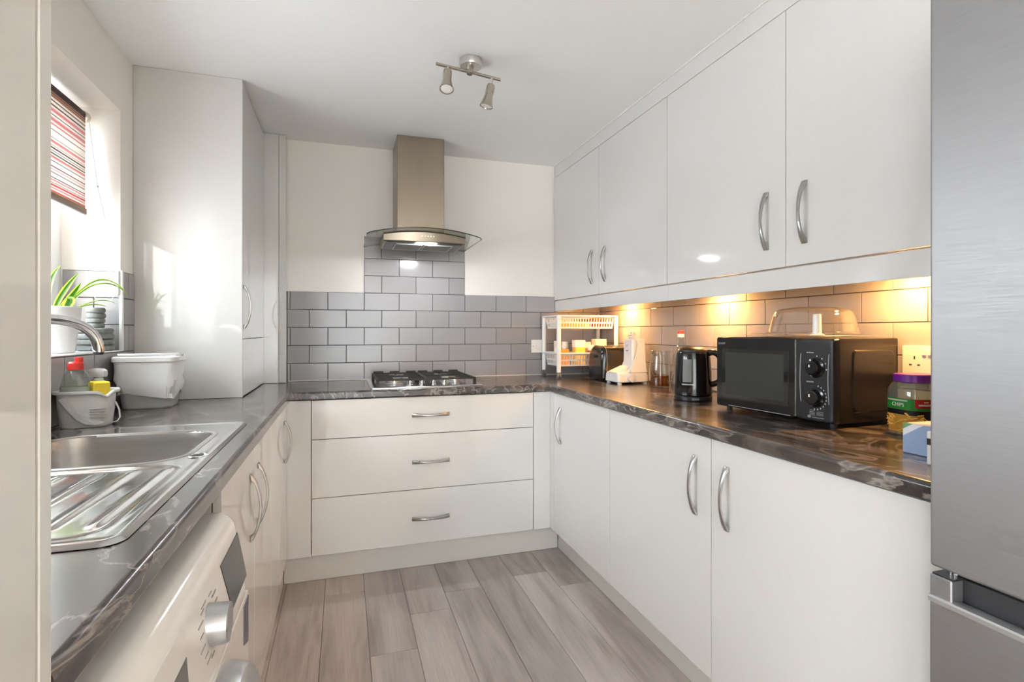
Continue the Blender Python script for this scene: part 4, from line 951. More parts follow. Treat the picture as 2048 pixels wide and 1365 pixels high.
# food waste bin
bn = thing('food_waste_bin', 'small grey countertop bin lined with a white bag beside the window', 'bin', (-0.700, 2.335, ZW + 0.0003), rz=0.06)
bn.scale = (0.86, 0.86, 1.06)
def rr3(wx, wy, z, r=0.03, dz=None, n=8):
    return [(x, y, z + (dz(x, y) if dz else 0)) for x, y in rrect(-wx, wx, -wy, wy, r, n)]
obj('bin_body', loft(BM(), [rr3(0.088, 0.078, 0.0), rr3(0.092, 0.082, 0.006), rr3(0.112, 0.098, 0.165), rr3(0.108, 0.094, 0.165), rr3(0.088, 0.080, 0.012)]), 'greyp', bn, local=True)
rs = random.Random(5)
def bagring(f, z, amp, hem=0.0):
    base = rrect(-0.094 * f, 0.094 * f, -0.084 * f, 0.084 * f, 0.03, 10); out = []
    for k, (x, y) in enumerate(base):
        a = math.atan2(y, x); w_ = amp * (math.sin(7 * a + z * 60) + 0.7 * math.sin(13 * a - z * 90) + 0.5 * rs.uniform(-1, 1))
        q = 1 + w_ / 0.1
        out.append((x * q, y * q, z + hem * (math.sin(2 * a + 1.0) * 0.6 + math.sin(5 * a) * 0.4)))
    return out
obj('bin_bag', loft(BM(), [bagring(1.115, 0.036, 0.0055, 0.030), bagring(1.140, 0.052, 0.0050, 0.022), bagring(1.160, 0.077, 0.0042, 0.012), bagring(1.185, 0.100, 0.0030, 0.004), bagring(1.20, 0.125, 0.0018), bagring(1.225, 0.150, 0.0010), bagring(1.24, 0.163, 0.0006), bagring(1.10, 0.168, 0.0006), bagring(1.06, 0.10, 0.001)], cap=False), 'bag', bn, local=True)
lid = obj('bin_lid', loft(BM(), [rr3(0.120, 0.107, 0.163, 0.04), rr3(0.1245, 0.1115, 0.165, 0.04), rr3(0.1245, 0.1115, 0.179, 0.04), rr3(0.118, 0.106, 0.183, 0.04), rr3(0.100, 0.090, 0.1815, 0.035), rr3(0.060, 0.055, 0.179, 0.03)]), 'white', bn, local=True)
for sx_ in (0.105, 0.117): obj('lid_hinge', cyl(BM(), (sx_, -0.020, 0.186), (sx_, 0.02, 0.186), 0.0055, 0.0055, 12), 'silver', lid, local=True)
bm = tube(BM(), [(-0.118, 0.02, 0.185), (-0.10, -0.075, 0.190), (-0.02, -0.098, 0.1905), (0.06, -0.092, 0.1905), (0.108, -0.04, 0.190), (0.117, 0.0, 0.186)], 0.0035, 8)
obj('carry_handle', bm, 'white', bn, local=True)

# ================================================================== RIGHT-HAND WORKTOP
ZI = ZW + 0.0003
# slotted trolley rack in the corner
RX0, RX1, RY0, RY1 = 1.243, 1.632, 2.955, 3.200
rk = thing('storage_rack', 'white two-tier slotted basket rack on castors in the corner', 'rack', ((RX0 + RX1) / 2, (RY0 + RY1) / 2, ZI))
for x in (RX0, RX1):
    for y in (RY0, RY1):
        obj('post', cyl(BM(), (x, y, 0.948), (x, y, 1.292), 0.0135, 0.0135, 18), 'white', rk)
        c_ = obj('castor', cyl(BM(), (x - 0.013, y - 0.004, 0.925), (x - 0.004, y - 0.004, 0.925), 0.0150, 0.0150, 18), 'greypd', rk)
        obj('castor_fork', box(BM(), (x - 0.016, y - 0.012, 0.926), (x + 0.010, y + 0.008, 0.949), 0.004, 2), 'greypd', c_)
        obj('castor_wheel', cyl(BM(), (x + 0.001, y - 0.004, 0.925), (x + 0.010, y - 0.004, 0.925), 0.0150, 0.0150, 18), 'greypd', c_)
def basket(zt_, zb):
    b = obj('basket', loft(BM(), [[(x, y, z) for x, y in rrect(RX0 - o_, RX1 + o_, RY0 - o_, RY1 + o_, 0.018, 5)] for o_, z in ((0.010, zt_ - 0.010), (0.013, zt_ - 0.006), (0.013, zt_), (-0.006, zt_ + 0.001), (-0.008, zt_ - 0.010))] , cap=False), 'white', rk)
    ins = 0.020
    x0, x1, y0, y1 = RX0 + ins, RX1 - ins, RY0 + ins, RY1 - ins
    obj('basket_floor', box(BM(), (x0, y0, zb), (x1, y1, zb + 0.004), 0.001), 'white', b)
    bm = BM(); zm = (zt_ + zb) / 2 - 0.004
    def side(p, q, nrm, n):
        p, q, nrm = Vector(p), Vector(q), Vector(nrm)
        for k in range(n + 1):
            c_ = p.lerp(q, k / n); t_ = (q - p).normalized() * 0.0034
            lo_, up_ = c_ + Vector((0, 0, zb)), c_ + nrm * 0.016 + Vector((0, 0, zt_ - 0.006))
            th = nrm * 0.002
            loft(bm, [[lo_ - t_, lo_ + t_, lo_ + t_ + th, lo_ - t_ + th], [up_ - t_, up_ + t_, up_ + t_ + th, up_ - t_ + th]])
        for zz, f in ((zb + 0.006, 0.0), (zm, 0.5), (zt_ - 0.012, 0.92)):
            a_, b_ = p + nrm * 0.016 * f + Vector((0, 0, zz)), q + nrm * 0.016 * f + Vector((0, 0, zz)); h_ = Vector((0, 0, 0.005)); th = nrm * 0.0022
            loft(bm, [[a_ - h_, a_ + h_, a_ + h_ + th, a_ - h_ + th], [b_ - h_, b_ + h_, b_ + h_ + th, b_ - h_ + th]])
    side((x0, y0, 0), (x1, y0, 0), (0, -1, 0), 19); side((x0, y1, 0), (x1, y1, 0), (0, 1, 0), 19); side((x0, y0, 0), (x0, y1, 0), (-1, 0, 0), 11); side((x1, y0, 0), (x1, y1, 0), (1, 0, 0), 11)
    obj('slatted_sides', bm, 'white', b)
basket(1.296, 1.214); basket(1.066, 0.982)
def packet(name, label, cat, loc, size, mat, rz=0.0, tilt=0.0, bev=0.004, band=None):
    t_ = thing(name, label, cat, loc, rz); t_.rotation_euler = (tilt, 0, rz)
    w_, d_, h_ = size
    rings = [[(x * f, y * f2, z) for x, y in rrect(-w_ / 2, w_ / 2, -d_ / 2, d_ / 2, min(w_, d_) * 0.22, 4)] for f, f2, z in ((0.94, 0.9, 0), (1, 1, h_ * 0.08), (1, 1, h_ * 0.9), (0.96, 0.9, h_))]
    obj('packet_body', loft(BM(), rings), mat, t_, local=True)
    if band: obj('packet_top', loft(BM(), [[(x * 1.03, y * 1.03, z) for x, y in rrect(-w_ / 2, w_ / 2, -d_ / 2, d_ / 2, min(w_, d_) * 0.22, 4)] for z in (h_ * 0.72, h_ * 1.01)]), band, t_, local=True)
    return t_
ZB1, ZB2 = 1.2185, 0.9865
packet('food_packet', 'long yellow packet in the top basket of the corner rack', 'packet', (1.37, 3.03, ZB1), (0.19, 0.06, 0.034), 'yellow')
packet('food_packet', 'red packet at the right of the top rack basket', 'packet', (1.545, 3.03, ZB1), (0.10, 0.05, 0.062), 'red', 0.1)
packet('food_carton', 'cream carton lying at the left of the top rack basket', 'carton', (1.30, 3.12, ZB1), (0.06, 0.08, 0.05), 'cream', 0.2)
def jar(label, loc, r, h, body, lidm, sq=False):
    t_ = thing('jar', label, 'jar', loc)
    e = 5 if sq else 2
    def ov(rr, z): 
        return [(math.copysign(abs(math.cos(a)) ** (2 / e), math.cos(a)) * rr, math.copysign(abs(math.sin(a)) ** (2 / e), math.sin(a)) * rr, z) for a in [2 * PI * k / 28 for k in range(28)]]
    obj('jar_body', loft(BM(), [ov(r * 0.9, 0), ov(r, 0.004), ov(r, h * 0.66), ov(r * 0.9, h * 0.72)]), body, t_, local=True)
    obj('lid', loft(BM(), [ov(r * 1.0, h * 0.72), ov(r * 1.02, h * 0.74), ov(r * 1.02, h * 0.97), ov(r * 0.94, h)]), lidm, t_, local=True)
jar('square brown spice jar with pale yellow lid at right of lower rack basket', (1.545, 3.02, ZB2), 0.040, 0.162, 'spice', 'cream', True)
packet('food_packet', 'tilted yellow packet with a white top in the lower rack basket', 'packet', (1.405, 3.02, ZB2 + 0.004), (0.075, 0.045, 0.150), 'yellow', 0.1, 0.0, band='whitem')
packet('food_packet', 'cream packet standing between yellow packet and spice jar in the rack', 'packet', (1.477, 3.06, ZB2), (0.055, 0.04, 0.142), 'cream')
jar('small brown jar with a white lid at the front of the lower rack basket', (1.483, 3.008, ZB2), 0.020, 0.125, 'spice', 'white')
packet('food_packet', 'orange packet behind the front post of the corner rack', 'packet', (1.315, 3.04, ZB2), (0.06, 0.04, 0.098), 'orange', 0.2)
jar('clear spice jar with a cream lid in the lower rack basket near the post', (1.345, 3.11, ZB2), 0.025, 0.145, 'cream', 'white')
jar('small pale bottle at the left end of the lower rack basket', (1.292, 3.10, ZB2), 0.020, 0.150, 'white', 'cream')

# toaster
ts = thing('toaster', 'black two-slot toaster between the corner rack and the white mixer', 'toaster', (1.53, 2.795, ZI))
def tsec(x, f=1.0, g=0.0):
    out = []
    for y, z in [(-0.085, 0.010), (-0.090, 0.022), (-0.092, 0.10), (-0.088, 0.165), (-0.074, 0.190), (-0.045, 0.200), (0.045, 0.200), (0.074, 0.190), (0.088, 0.165), (0.092, 0.10), (0.090, 0.022), (0.085, 0.010)]:
        out.append((x, y * f, 0.010 + (z - 0.010) * f + g))
    return out
obj('toaster_body', loft(BM(), [tsec(-0.095), tsec(0.112)]), 'mwside', ts, local=True)
obj('end_housing', loft(BM(), [tsec(-0.126, 0.80), tsec(-0.122, 0.90), tsec(-0.110, 0.985), tsec(-0.097, 1.015)]), 'black', ts, local=True)
obj('end_housing', loft(BM(), [tsec(0.1135, 1.015), tsec(0.120, 0.97), tsec(0.1235, 0.85)]), 'black', ts, local=True)
obj('chrome_edge', loft(BM(), [tsec(-0.0968, 1.02), tsec(-0.0945, 1.02)]), 'silver', ts, local=True)
for y in (-0.026, 0.026): obj('slot', box(BM(), (-0.075, y - 0.012, 0.1985), (0.095, y + 0.012, 0.2015), 0.001), 'rubber', ts, local=True)
obj('lever', box(BM(), (-0.138, -0.018, 0.135), (-0.120, 0.018, 0.148), 0.003, 2), 'black', ts, local=True)
for x in (-0.08, 0.09):
    for y in (-0.06, 0.06): obj('foot', cyl(BM(), (x, y, 0), (x, y, 0.011), 0.010), 'rubber', ts, local=True)

# white mixer base
mx = thing('food_mixer', 'white food mixer base with upright column and dial beside the toaster', 'mixer', (1.50, 2.590, ZI))
bm = loft(BM(), [[(x, y, z) for x, y in rrect(-0.100 + o_, 0.092 - o_, -0.078 + o_, 0.080 - o_, 0.020, 5)] for o_, z in ((0.004, 0.010), (0.0, 0.014), (0.002, 0.050), (0.006, 0.060), (0.016, 0.064))])
obj('mixer_base', bm, 'white', mx, local=True)
bm = loft(BM(), [[(x, y, z) for x, y in rrect(x0, x1, y0, y1, 0.012, 4)] for x0, x1, y0, y1, z in ((-0.040, 0.090, -0.072, 0.060, 0.063), (-0.016, 0.090, -0.064, 0.052, 0.082), (-0.002, 0.088, -0.056, 0.046, 0.12), (0.000, 0.084, -0.052, 0.044, 0.236), (0.003, 0.080, -0.048, 0.040, 0.243), (0.012, 0.07, -0.038, 0.03, 0.245))])
obj('column', bm, 'white', mx, local=True)
obj('front_ramp', prism(BM(), [(-0.094, 0.063), (-0.035, 0.063), (-0.012, 0.096)], 'y', -0.040, 0.050), 'white', mx, local=True)
obj('dial', cyl(BM(), (-0.022, -0.075, 0.036), (-0.022, -0.094, 0.036), 0.0245, 0.0225, 32), 'white', mx, local=True)
bm = BM()
for zz, w_ in ((0.210, 0.016), (0.203, 0.013)): box(bm, (-0.0008, 0.006 - w_, zz - 0.0018), (0.004, 0.006 + w_, zz + 0.0018))
obj('faint_print', bm, 'greyp', mx, local=True)
obj('button', box(BM(), (-0.003, -0.012, 0.178), (0.002, 0.012, 0.183)), 'greypd', mx, local=True)
for x in (-0.08, 0.075):
    for y in (-0.058, 0.06): obj('foot', cyl(BM(), (x, y, 0), (x, y, 0.012), 0.012), 'white', mx, local=True)
obj('power_cord', tube(BM(), arc((0.030, -0.045, 0.250), (0.030, -0.10, 0.20), (0.010, -0.075, 0.150), 8) + arc((0.006, -0.072, 0.140), (-0.015, -0.085, 0.085), (-0.030, -0.088, 0.067), 8), 0.0028, 8), 'white', mx, local=True)
bm = loft(BM(), [[Vector((0.026, -0.010, 0.262)) + Matrix.Rotation(0.5, 3, 'Y') @ Vector((d_, y * f, z * f)) for y, z in rrect(-0.020, 0.020, -0.018, 0.018, 0.007, 3)] for d_, f in ((-0.014, 0.92), (-0.011, 1.0), (0.006, 0.95), (0.018, 0.6))])
pg = obj('plug', bm, 'white', mx, local=True)
for y, z in ((-0.009, -0.004), (0.007, -0.006), (-0.001, 0.010)):
    p0 = Vector((0.026, -0.010, 0.262)) + Matrix.Rotation(0.5, 3, 'Y') @ Vector((-0.013, y, z)); d_ = Matrix.Rotation(0.5, 3, 'Y') @ Vector((-0.0025, 0, 0))
    obj('plug_pin', cyl(BM(), p0, p0 + d_, 0.0035, 0.0035, 10), 'rubber', pg, local=True)

# glass jug of tea
jg = thing('glass_teapot', 'clear glass jug a third full of brown tea next to the white mixer', 'jug', (1.556, 2.355, ZI))
obj('jug_glass', lathe(BM(), [(0.045, 0), (0.054, 0.003), (0.0565, 0.02), (0.0575, 0.06), (0.053, 0.11), (0.046, 0.155), (0.0455, 0.172), (0.050, 0.187), (0.0485, 0.188), (0.0435, 0.172), (0.044, 0.155), (0.051, 0.11), (0.0553, 0.06), (0.0545, 0.02), (0.050, 0.006)], seg=40), 'glass', jg, local=True)
obj('tea', lathe(BM(), [(0.048, 0.007), (0.0535, 0.02), (0.0545, 0.058), (0.0543, 0.062), (0.004, 0.062)], seg=40), 'tea', jg, local=True)
hd_ = Vector((-0.83, -0.55, 0)).normalized()
hpts = [hd_ * 0.047 + Vector((0, 0, 0.168))] + arc(hd_ * 0.060 + Vector((0, 0, 0.170)), hd_ * 0.094 + Vector((0, 0, 0.165)), hd_ * 0.089 + Vector((0, 0, 0.110)), 8) + arc(hd_ * 0.087 + Vector((0, 0, 0.095)), hd_ * 0.080 + Vector((0, 0, 0.068)), hd_ * 0.056 + Vector((0, 0, 0.070)), 6)
obj('handle', tube(BM(), hpts, 0.0058, 12), 'glassh', jg, local=True)
# glass bottle with red cap
bo = thing('glass_bottle', 'clear glass bottle with a red and white cap behind the kettle', 'bottle', (1.598, 2.240, ZI))
obj('bottle_glass', lathe(BM(), [(0.036, 0), (0.041, 0.005), (0.042, 0.12), (0.038, 0.165), (0.022, 0.215), (0.0155, 0.245), (0.0145, 0.262), (0.013, 0.262), (0.014, 0.245), (0.020, 0.215), (0.036, 0.165), (0.040, 0.12), (0.039, 0.008)], seg=32), 'glass', bo, local=True)
cp = obj('cap', lathe(BM(), [(0.0165, 0.258), (0.0168, 0.262), (0.0168, 0.274)], seg=24), 'white', bo, local=True)
obj('cap_top', lathe(BM(), [(0.0168, 0.274), (0.0168, 0.287), (0.015, 0.290), (0.003, 0.2905)], seg=24), 'red', cp, local=True)
# small glass mug
mg = thing('glass_mug', 'small clear glass mug half hidden behind the kettle', 'mug', (1.490, 2.115, ZI))
obj('mug_glass', lathe(BM(), [(0.034, 0), (0.038, 0.003), (0.039, 0.08), (0.0395, 0.098), (0.0375, 0.098), (0.037, 0.08), (0.036, 0.008)], seg=32), 'glass', mg, local=True)
obj('handle', tube(BM(), [hd_ * 0.037 + Vector((0, 0, 0.080))] + arc(hd_ * 0.05 + Vector((0, 0, 0.084)), hd_ * 0.078 + Vector((0, 0, 0.07)), hd_ * 0.066 + Vector((0, 0, 0.035)), 8) + [hd_ * 0.055 + Vector((0, 0, 0.02)), hd_ * 0.037 + Vector((0, 0, 0.012))], 0.0050, 10), 'glassh', mg, local=True)
# kettle
kt = thing('kettle', 'black plastic jug kettle with a clear water gauge', 'kettle', (1.400, 1.880, ZI))
obj('power_base', lathe(BM(), [(0.074, 0), (0.0775, 0.003), (0.0775, 0.016), (0.074, 0.020), (0.004, 0.021)], seg=48), 'black_s', kt, local=True)
kb = obj('kettle_body', lathe(BM(), [(0.0735, 0.0205), (0.0765, 0.024), (0.0770, 0.055), (0.0755, 0.075), (0.0745, 0.12), (0.0715, 0.165), (0.0675, 0.194), (0.0640, 0.202), (0.0600, 0.204)], seg=56), 'black', kt, local=True)
obj('lid', lathe(BM(), [(0.0605, 0.203), (0.0600, 0.208), (0.052, 0.2165), (0.035, 0.222), (0.004, 0.2235)], seg=48), 'black_s', kt, local=True)
def around(prof, a0, a1, n=10):
    """patch on a body of revolution, slightly proud"""
    bm = BM(); V_ = [[bm.verts.new((r * math.cos(a0 + (a1 - a0) * k / n), r * math.sin(a0 + (a1 - a0) * k / n), z)) for k in range(n + 1)] for r, z in prof]
    for i in range(len(prof) - 1):
        for k in range(n): bm.faces.new((V_[i][k], V_[i][k + 1], V_[i + 1][k + 1], V_[i + 1][k]))
    bmesh.ops.solidify(bm, geom=bm.faces[:], thickness=0.0015)
    return bm
obj('water_gauge', around([(0.0765, 0.078), (0.0758, 0.12), (0.0735, 0.158), (0.0722, 0.172)], math.radians(202), math.radians(230)), 'greyp', kb, local=True)
obj('gauge_sill', around([(0.0778, 0.066), (0.0774, 0.072)], math.radians(200), math.radians(236)), 'silver', kb, local=True)
obj('maker_plate', around([(0.0790, 0.006), (0.0790, 0.014)], math.radians(232), math.radians(252)), 'printg', kt, local=True)
ka = math.radians(-47); kd = Vector((math.cos(ka), math.sin(ka), 0))
hk = [kd * 0.058 + Vector((0, 0, 0.196))] + arc(kd * 0.080 + Vector((0, 0, 0.200)), kd * 0.116 + Vector((0, 0, 0.196)), kd * 0.119 + Vector((0, 0, 0.130)), 10) + arc(kd * 0.118 + Vector((0, 0, 0.110)), kd * 0.114 + Vector((0, 0, 0.072)), kd * 0.070 + Vector((0, 0, 0.066)), 8)
obj('handle', tube(BM(), hk, [0.014] + [0.0125] * (len(hk) - 2) + [0.013], 14), 'black', kb, local=True)
obj('handle_seam', around([(0.0776, 0.030), (0.0766, 0.075), (0.0752, 0.13), (0.0722, 0.172), (0.0688, 0.192)], math.radians(278.5), math.radians(280.5), 2), 'silver', kb, local=True)
packet('snack_packet', 'small brown and white packet by the wall between kettle and microwave', 'packet', (1.610, 1.800, ZI), (0.05, 0.04, 0.075), 'spice', 0.3, 0.0, band='whitem')

# ================================================================== MICROWAVE
mwA = math.atan2(1.362 - 1.330, 1.646 - 1.174)       # slight turn off the wall
mw = thing('microwave', 'black microwave oven with two dials on the right-hand worktop', 'microwave', (1.346, 1.410, ZI), rz=mwA)
# local frame: front face at x=0 looking towards -x, y across (far = +), z up; depth along +x
Dp, Wd, Z0, Z1 = 0.285, 0.472, 0.012, 0.266
y0, y1 = -Wd / 2, Wd / 2
yc = y0 + 0.130                                       # joint between control panel and door
obj('case', box(BM(), (0.022, y0 + 0.002, Z0), (Dp, y1 - 0.002, Z1), 0.005, 2), 'mwside', mw, local=True)
obj('side_panel', loft(BM(), [[(x, y0 + 0.002 - d_, z) for x, z in rrect(0.075 + o_, Dp - 0.020 - o_, Z0 + 0.030 + o_, Z1 - 0.035 - o_, 0.015, 5)] for o_, d_ in ((0, 0), (0.004, 0.0035), (0.008, 0.0036))]), 'mwside', mw, local=True)
dr_ = obj('door', loft(BM(), [[(x, y, z) for y, z in rrect(yc + 0.001 + o_, y1 - o_, Z0 + 0.001 + o_, Z1 - 0.001 - o_, 0.006, 3)] for o_, x in ((0, 0.021), (0, 0.003), (0.003, 0.0))]), 'black', mw, local=True)
obj('window', loft(BM(), [[(x, y, z) for y, z in rrect(yc + 0.028, y1 - 0.028, Z0 + 0.036, Z1 - 0.042, 0.004, 3)] for x in (0.003, -0.0008)]), 'mwwin', dr_, local=True)
obj('window_mesh', loft(BM(), [[(x, y, z) for y, z in rrect(yc + 0.045, y1 - 0.045, Z0 + 0.048, Z1 - 0.055, 0.004, 3)] for x in (0.0, -0.0011)]), 'mwmesh', dr_, local=True)
obj('trim_line', box(BM(), (-0.0008, yc + 0.02, Z0 + 0.006), (0.002, y1 - 0.06, Z0 + 0.0075)), 'greyp', dr_, local=True)
pn = obj('control_panel', loft(BM(), [[(x, y, z) for y, z in rrect(y0 + o_, yc - 0.001 - o_ * 0.2, Z0 + o_, Z1 - o_, 0.008, 4)] for o_, x in ((0, 0.021), (0.002, 0.005), (0.006, 0.0), (0.014, -0.0015))]), 'black_s', mw, local=True)
def curve_line(yy, bow):
    return tube(BM(), [(-0.0016 if 0.1 < t < 0.9 else 0.001, yy + bow * (1 - (2 * t - 1) ** 2), Z0 + 0.03 + t * (Z1 - Z0 - 0.05)) for t in [k / 12 for k in range(13)]], 0.0012, 6)
obj('panel_crease', curve_line(yc - 0.022, 0.006), 'greyp', pn, local=True); obj('panel_crease', curve_line(y0 + 0.014, 0.006), 'greyp', pn, local=True)
yk = (y0 + yc) / 2 - 0.004
for zk, rk_ in ((0.176, 0.027), (0.087, 0.027)):
    k_ = obj('dial', loft(BM(), [[(x, yk + r_ * math.cos(a), zk + r_ * math.sin(a)) for a in [2 * PI * j / 36 for j in range(36)]] for r_, x in ((rk_ + 0.003, 0.001), (rk_ + 0.003, -0.004), (rk_ - 0.003, -0.006), (rk_ - 0.006, -0.019), (rk_ - 0.009, -0.021))]), 'black', mw, local=True)
    obj('pointer', box(BM(), (-0.0215, yk - 0.002 + 0.006, zk + 0.002), (-0.020, yk + 0.002 + 0.006, zk + 0.010)), 'printw', k_, local=True)
    bm = BM()
    a0_, a1_, st_ = (-5, 110, 29) if zk > 0.1 else (-95, 80, 17)
    a = a0_
    while a <= a1_:
        t = math.radians(a); yy, zz = yk - (rk_ + 0.009) * math.cos(t), zk + (rk_ + 0.009) * math.sin(t)
        box(bm, (-0.0022, yy - 0.0012, zz - 0.0020), (0.0, yy + 0.0012, zz + 0.0020)); a += st_
    obj('dial_marks', bm, 'printw', k_, local=True)
for zz in (0.222, 0.133): obj('dial_legend', box(BM(), (-0.0022, yk + 0.006, zz - 0.0018), (0.0, yk + 0.030, zz + 0.0018)), 'printg', pn, local=True)
bm = BM()
for k in range(4):
    box(bm, (-0.0020, yk + 0.002, 0.046 - 0.0045 * k), (0.0, yk + 0.020, 0.0475 - 0.0045 * k)); 
    if k < 3: box(bm, (-0.0020, yk - 0.026, 0.043 - 0.0045 * k), (0.0, yk - 0.004, 0.0445 - 0.0045 * k))
box(bm, (-0.0020, yk - 0.028, 0.0255), (0.0, yk + 0.012, 0.027)); box(bm, (-0.0020, yk + 0.016, 0.024), (0.0, yk + 0.026, 0.031))
obj('small_print', bm, 'printg', pn, local=True)
text('brand_lettering', 'SHARP', 0.0115, 'printg', dr_, (-0.0007, y1 - 0.028, Z1 - 0.024), (0, -1, 0), (0, 0, 1))
for x in (0.035, Dp - 0.03):
    for y in (y0 + 0.03, y1 - 0.03): obj('foot', cyl(BM(), (x, y, 0), (x, y, Z0 + 0.001), 0.010), 'rubber', mw, local=True)
mwM = Matrix.Translation((1.346, 1.410, ZI)) @ Matrix.Rotation(mwA, 4, 'Z')
ZM = ZI + Z1
def sheet(label, cx, cy, w_, d_, z_, rz, seed, amp=0.0016):
    r_ = random.Random(seed); n = 10; ph = [r_.uniform(0, 6) for _ in range(4)]
    def hz(u, v): return amp * (1.2 + math.sin(5 * u + ph[0]) * 0.6 + math.sin(7 * v + ph[1]) * 0.5 + 0.0) 
    bm = BM(); V_ = [[bm.verts.new(((i / n - 0.5) * w_, (j / n - 0.5) * d_, hz(i / n, j / n))) for j in range(n + 1)] for i in range(n + 1)]
    for i in range(n):
        for j in range(n): bm.faces.new((V_[i][j], V_[i + 1][j], V_[i + 1][j + 1], V_[i][j + 1]))
    bmesh.ops.solidify(bm, geom=bm.faces[:], thickness=0.0004)
    o_ = obj('paper_sheet', bm, 'paper'); p = mwM @ Vector((cx, cy, 0)); o_.location = (p.x, p.y, z_); o_.rotation_euler = (0, 0, mwA + rz)
    return tag(o_, label, 'paper', 'papers on the microwave')
sheet('white paper sheet at the far end of the microwave top', 0.125, 0.105, 0.23, 0.20, ZM + 0.0010, 0.05, 1)
sheet('folded white paper lying under the clear dome on the microwave', 0.130, -0.085, 0.255, 0.26, ZM + 0.0046, -0.03, 2)
sheet('loose paper lying on top of the other sheets on the microwave', 0.150, 0.060, 0.18, 0.21, ZM + 0.0086, 0.12, 3, 0.0022)
dmx = mwM @ Vector((0.148, -0.045, 0))
dm = thing('microwave_cover', 'clear plastic plate cover standing upside down like a dome on the microwave', 'food cover', (dmx.x, dmx.y, ZM + 0.0135))
dm['label'] = 'clear plastic domed plate cover sitting on top of the microwave'
obj('cover_dome', lathe(BM(), [(0.139, 0), (0.1395, 0.004), (0.134, 0.006), (0.121, 0.055), (0.114, 0.072), (0.100, 0.082), (0.06, 0.087), (0.020, 0.088), (0.003, 0.088), (0.003, 0.0865), (0.06, 0.0855), (0.099, 0.0805), (0.1125, 0.071), (0.1195, 0.055), (0.1325, 0.006)], seg=56, cap=False), 'dome', dm, local=True)
obj('rim', lathe(BM(), [(0.137, 0.0), (0.1425, 0.001), (0.1425, 0.004), (0.137, 0.005)], seg=56, cap=False), 'dome', dm, local=True)
wt_ = mwM @ Vector((0.022, -0.162, 0))
ws_ = thing('white_tube', 'white plastic tube with a flared foot standing in front of the clear dome', 'tube', (wt_.x, wt_.y, ZM + 0.0085))
obj('tube_body', lathe(BM(), [(0.0125, 0.004), (0.0120, 0.030), (0.0112, 0.062), (0.0100, 0.0645), (0.003, 0.065)], seg=28), 'white', ws_, local=True)
obj('foot', lathe(BM(), [(0.020, 0), (0.0205, 0.0015), (0.014, 0.005), (0.004, 0.006)], seg=28), 'white', ws_, local=True)

# ================================================================== NEAR THE FRIDGE
cj = thing('snack_jar', 'clear snack jar with purple lid and green CHIPS label beside the microwave', 'jar', (1.502, 1.047, ZI), rz=0.0)
def sq(r, z, e=3.2, n=40):
    return [(math.copysign(abs(math.cos(a)) ** (2 / e), math.cos(a)) * r, math.copysign(abs(math.sin(a)) ** (2 / e), math.sin(a)) * r, z) for a in [2 * PI * k / n for k in range(n)]]
cj.rotation_euler = (0, 0, math.radians(-8))
obj('jar_body', loft(BM(), [sq(0.050, 0), sq(0.054, 0.004), sq(0.0545, 0.10), sq(0.053, 0.125), sq(0.047, 0.140), sq(0.043, 0.146), sq(0.041, 0.146), sq(0.045, 0.139), sq(0.051, 0.124), sq(0.0525, 0.10), sq(0.052, 0.006)]), 'bottle_c', cj, local=True)
obj('lid', loft(BM(), [sq(0.0440, 0.147, 2.4), sq(0.0460, 0.148, 2.4), sq(0.0460, 0.167, 2.4), sq(0.0445, 0.169, 2.4), sq(0.02, 0.1695, 2.4)]), 'purple', cj, local=True)
def face_plate(name, u0, u1, z0_, z1_, mat, lift, parent):
    """printed patch wrapped on the jar: u is the angle range in degrees"""
    def P(a, z):
        e = 3.2; r = 0.0545 + lift; return (math.copysign(abs(math.cos(a)) ** (2 / e), math.cos(a)) * r, math.copysign(abs(math.sin(a)) ** (2 / e), math.sin(a)) * r, z)
    n = 16; bm = BM(); V_ = [[bm.verts.new(P(math.radians(u0 + (u1 - u0) * k / n), z)) for z in (z0_, z1_)] for k in range(n + 1)]
    for k in range(n): bm.faces.new((V_[k][0], V_[k + 1][0], V_[k + 1][1], V_[k][1]))
    bmesh.ops.solidify(bm, geom=bm.faces[:], thickness=0.0003)
    return obj(name, bm, mat, parent, local=True)
lb = face_plate('label_band', 150, 290, 0.074, 0.104, 'green', 0.0006, cj)
face_plate('label_patch', 222, 288, 0.081, 0.1043, 'redl', 0.0012, lb)
face_plate('label_print', 234, 278, 0.0865, 0.0915, 'printw', 0.0016, lb); face_plate('label_print', 250, 262, 0.0950, 0.0985, 'printw', 0.0016, lb); face_plate('label_print', 156, 200, 0.0965, 0.1005, 'printw', 0.0011, lb)
face_plate('label_back', 150, 290, 0.020, 0.0735, 'blackl', 0.0003, cj)
face_plate('label_photo', 158, 250, 0.012, 0.0600, 'chips', 0.0008, cj)
text('label_lettering', 'CHIPS', 0.014, 'printw', lb, (-0.0558, -0.002, 0.0865), (0.0, -1, 0), (0, 0, 1))
rs = random.Random(21); bm = BM()
for k in range(170):
    a, rr, zz = rs.uniform(0, 2 * PI), 0.043 * math.sqrt(rs.random()), rs.uniform(0.010, 0.068)
    p = Vector((rr * math.cos(a), rr * math.sin(a), zz)); q = Vector((rs.uniform(-1, 1), rs.uniform(-1, 1), rs.uniform(-0.5, 0.5))).normalized() * 0.011
    tube(bm, [p - q, p + q], 0.0022, 5)
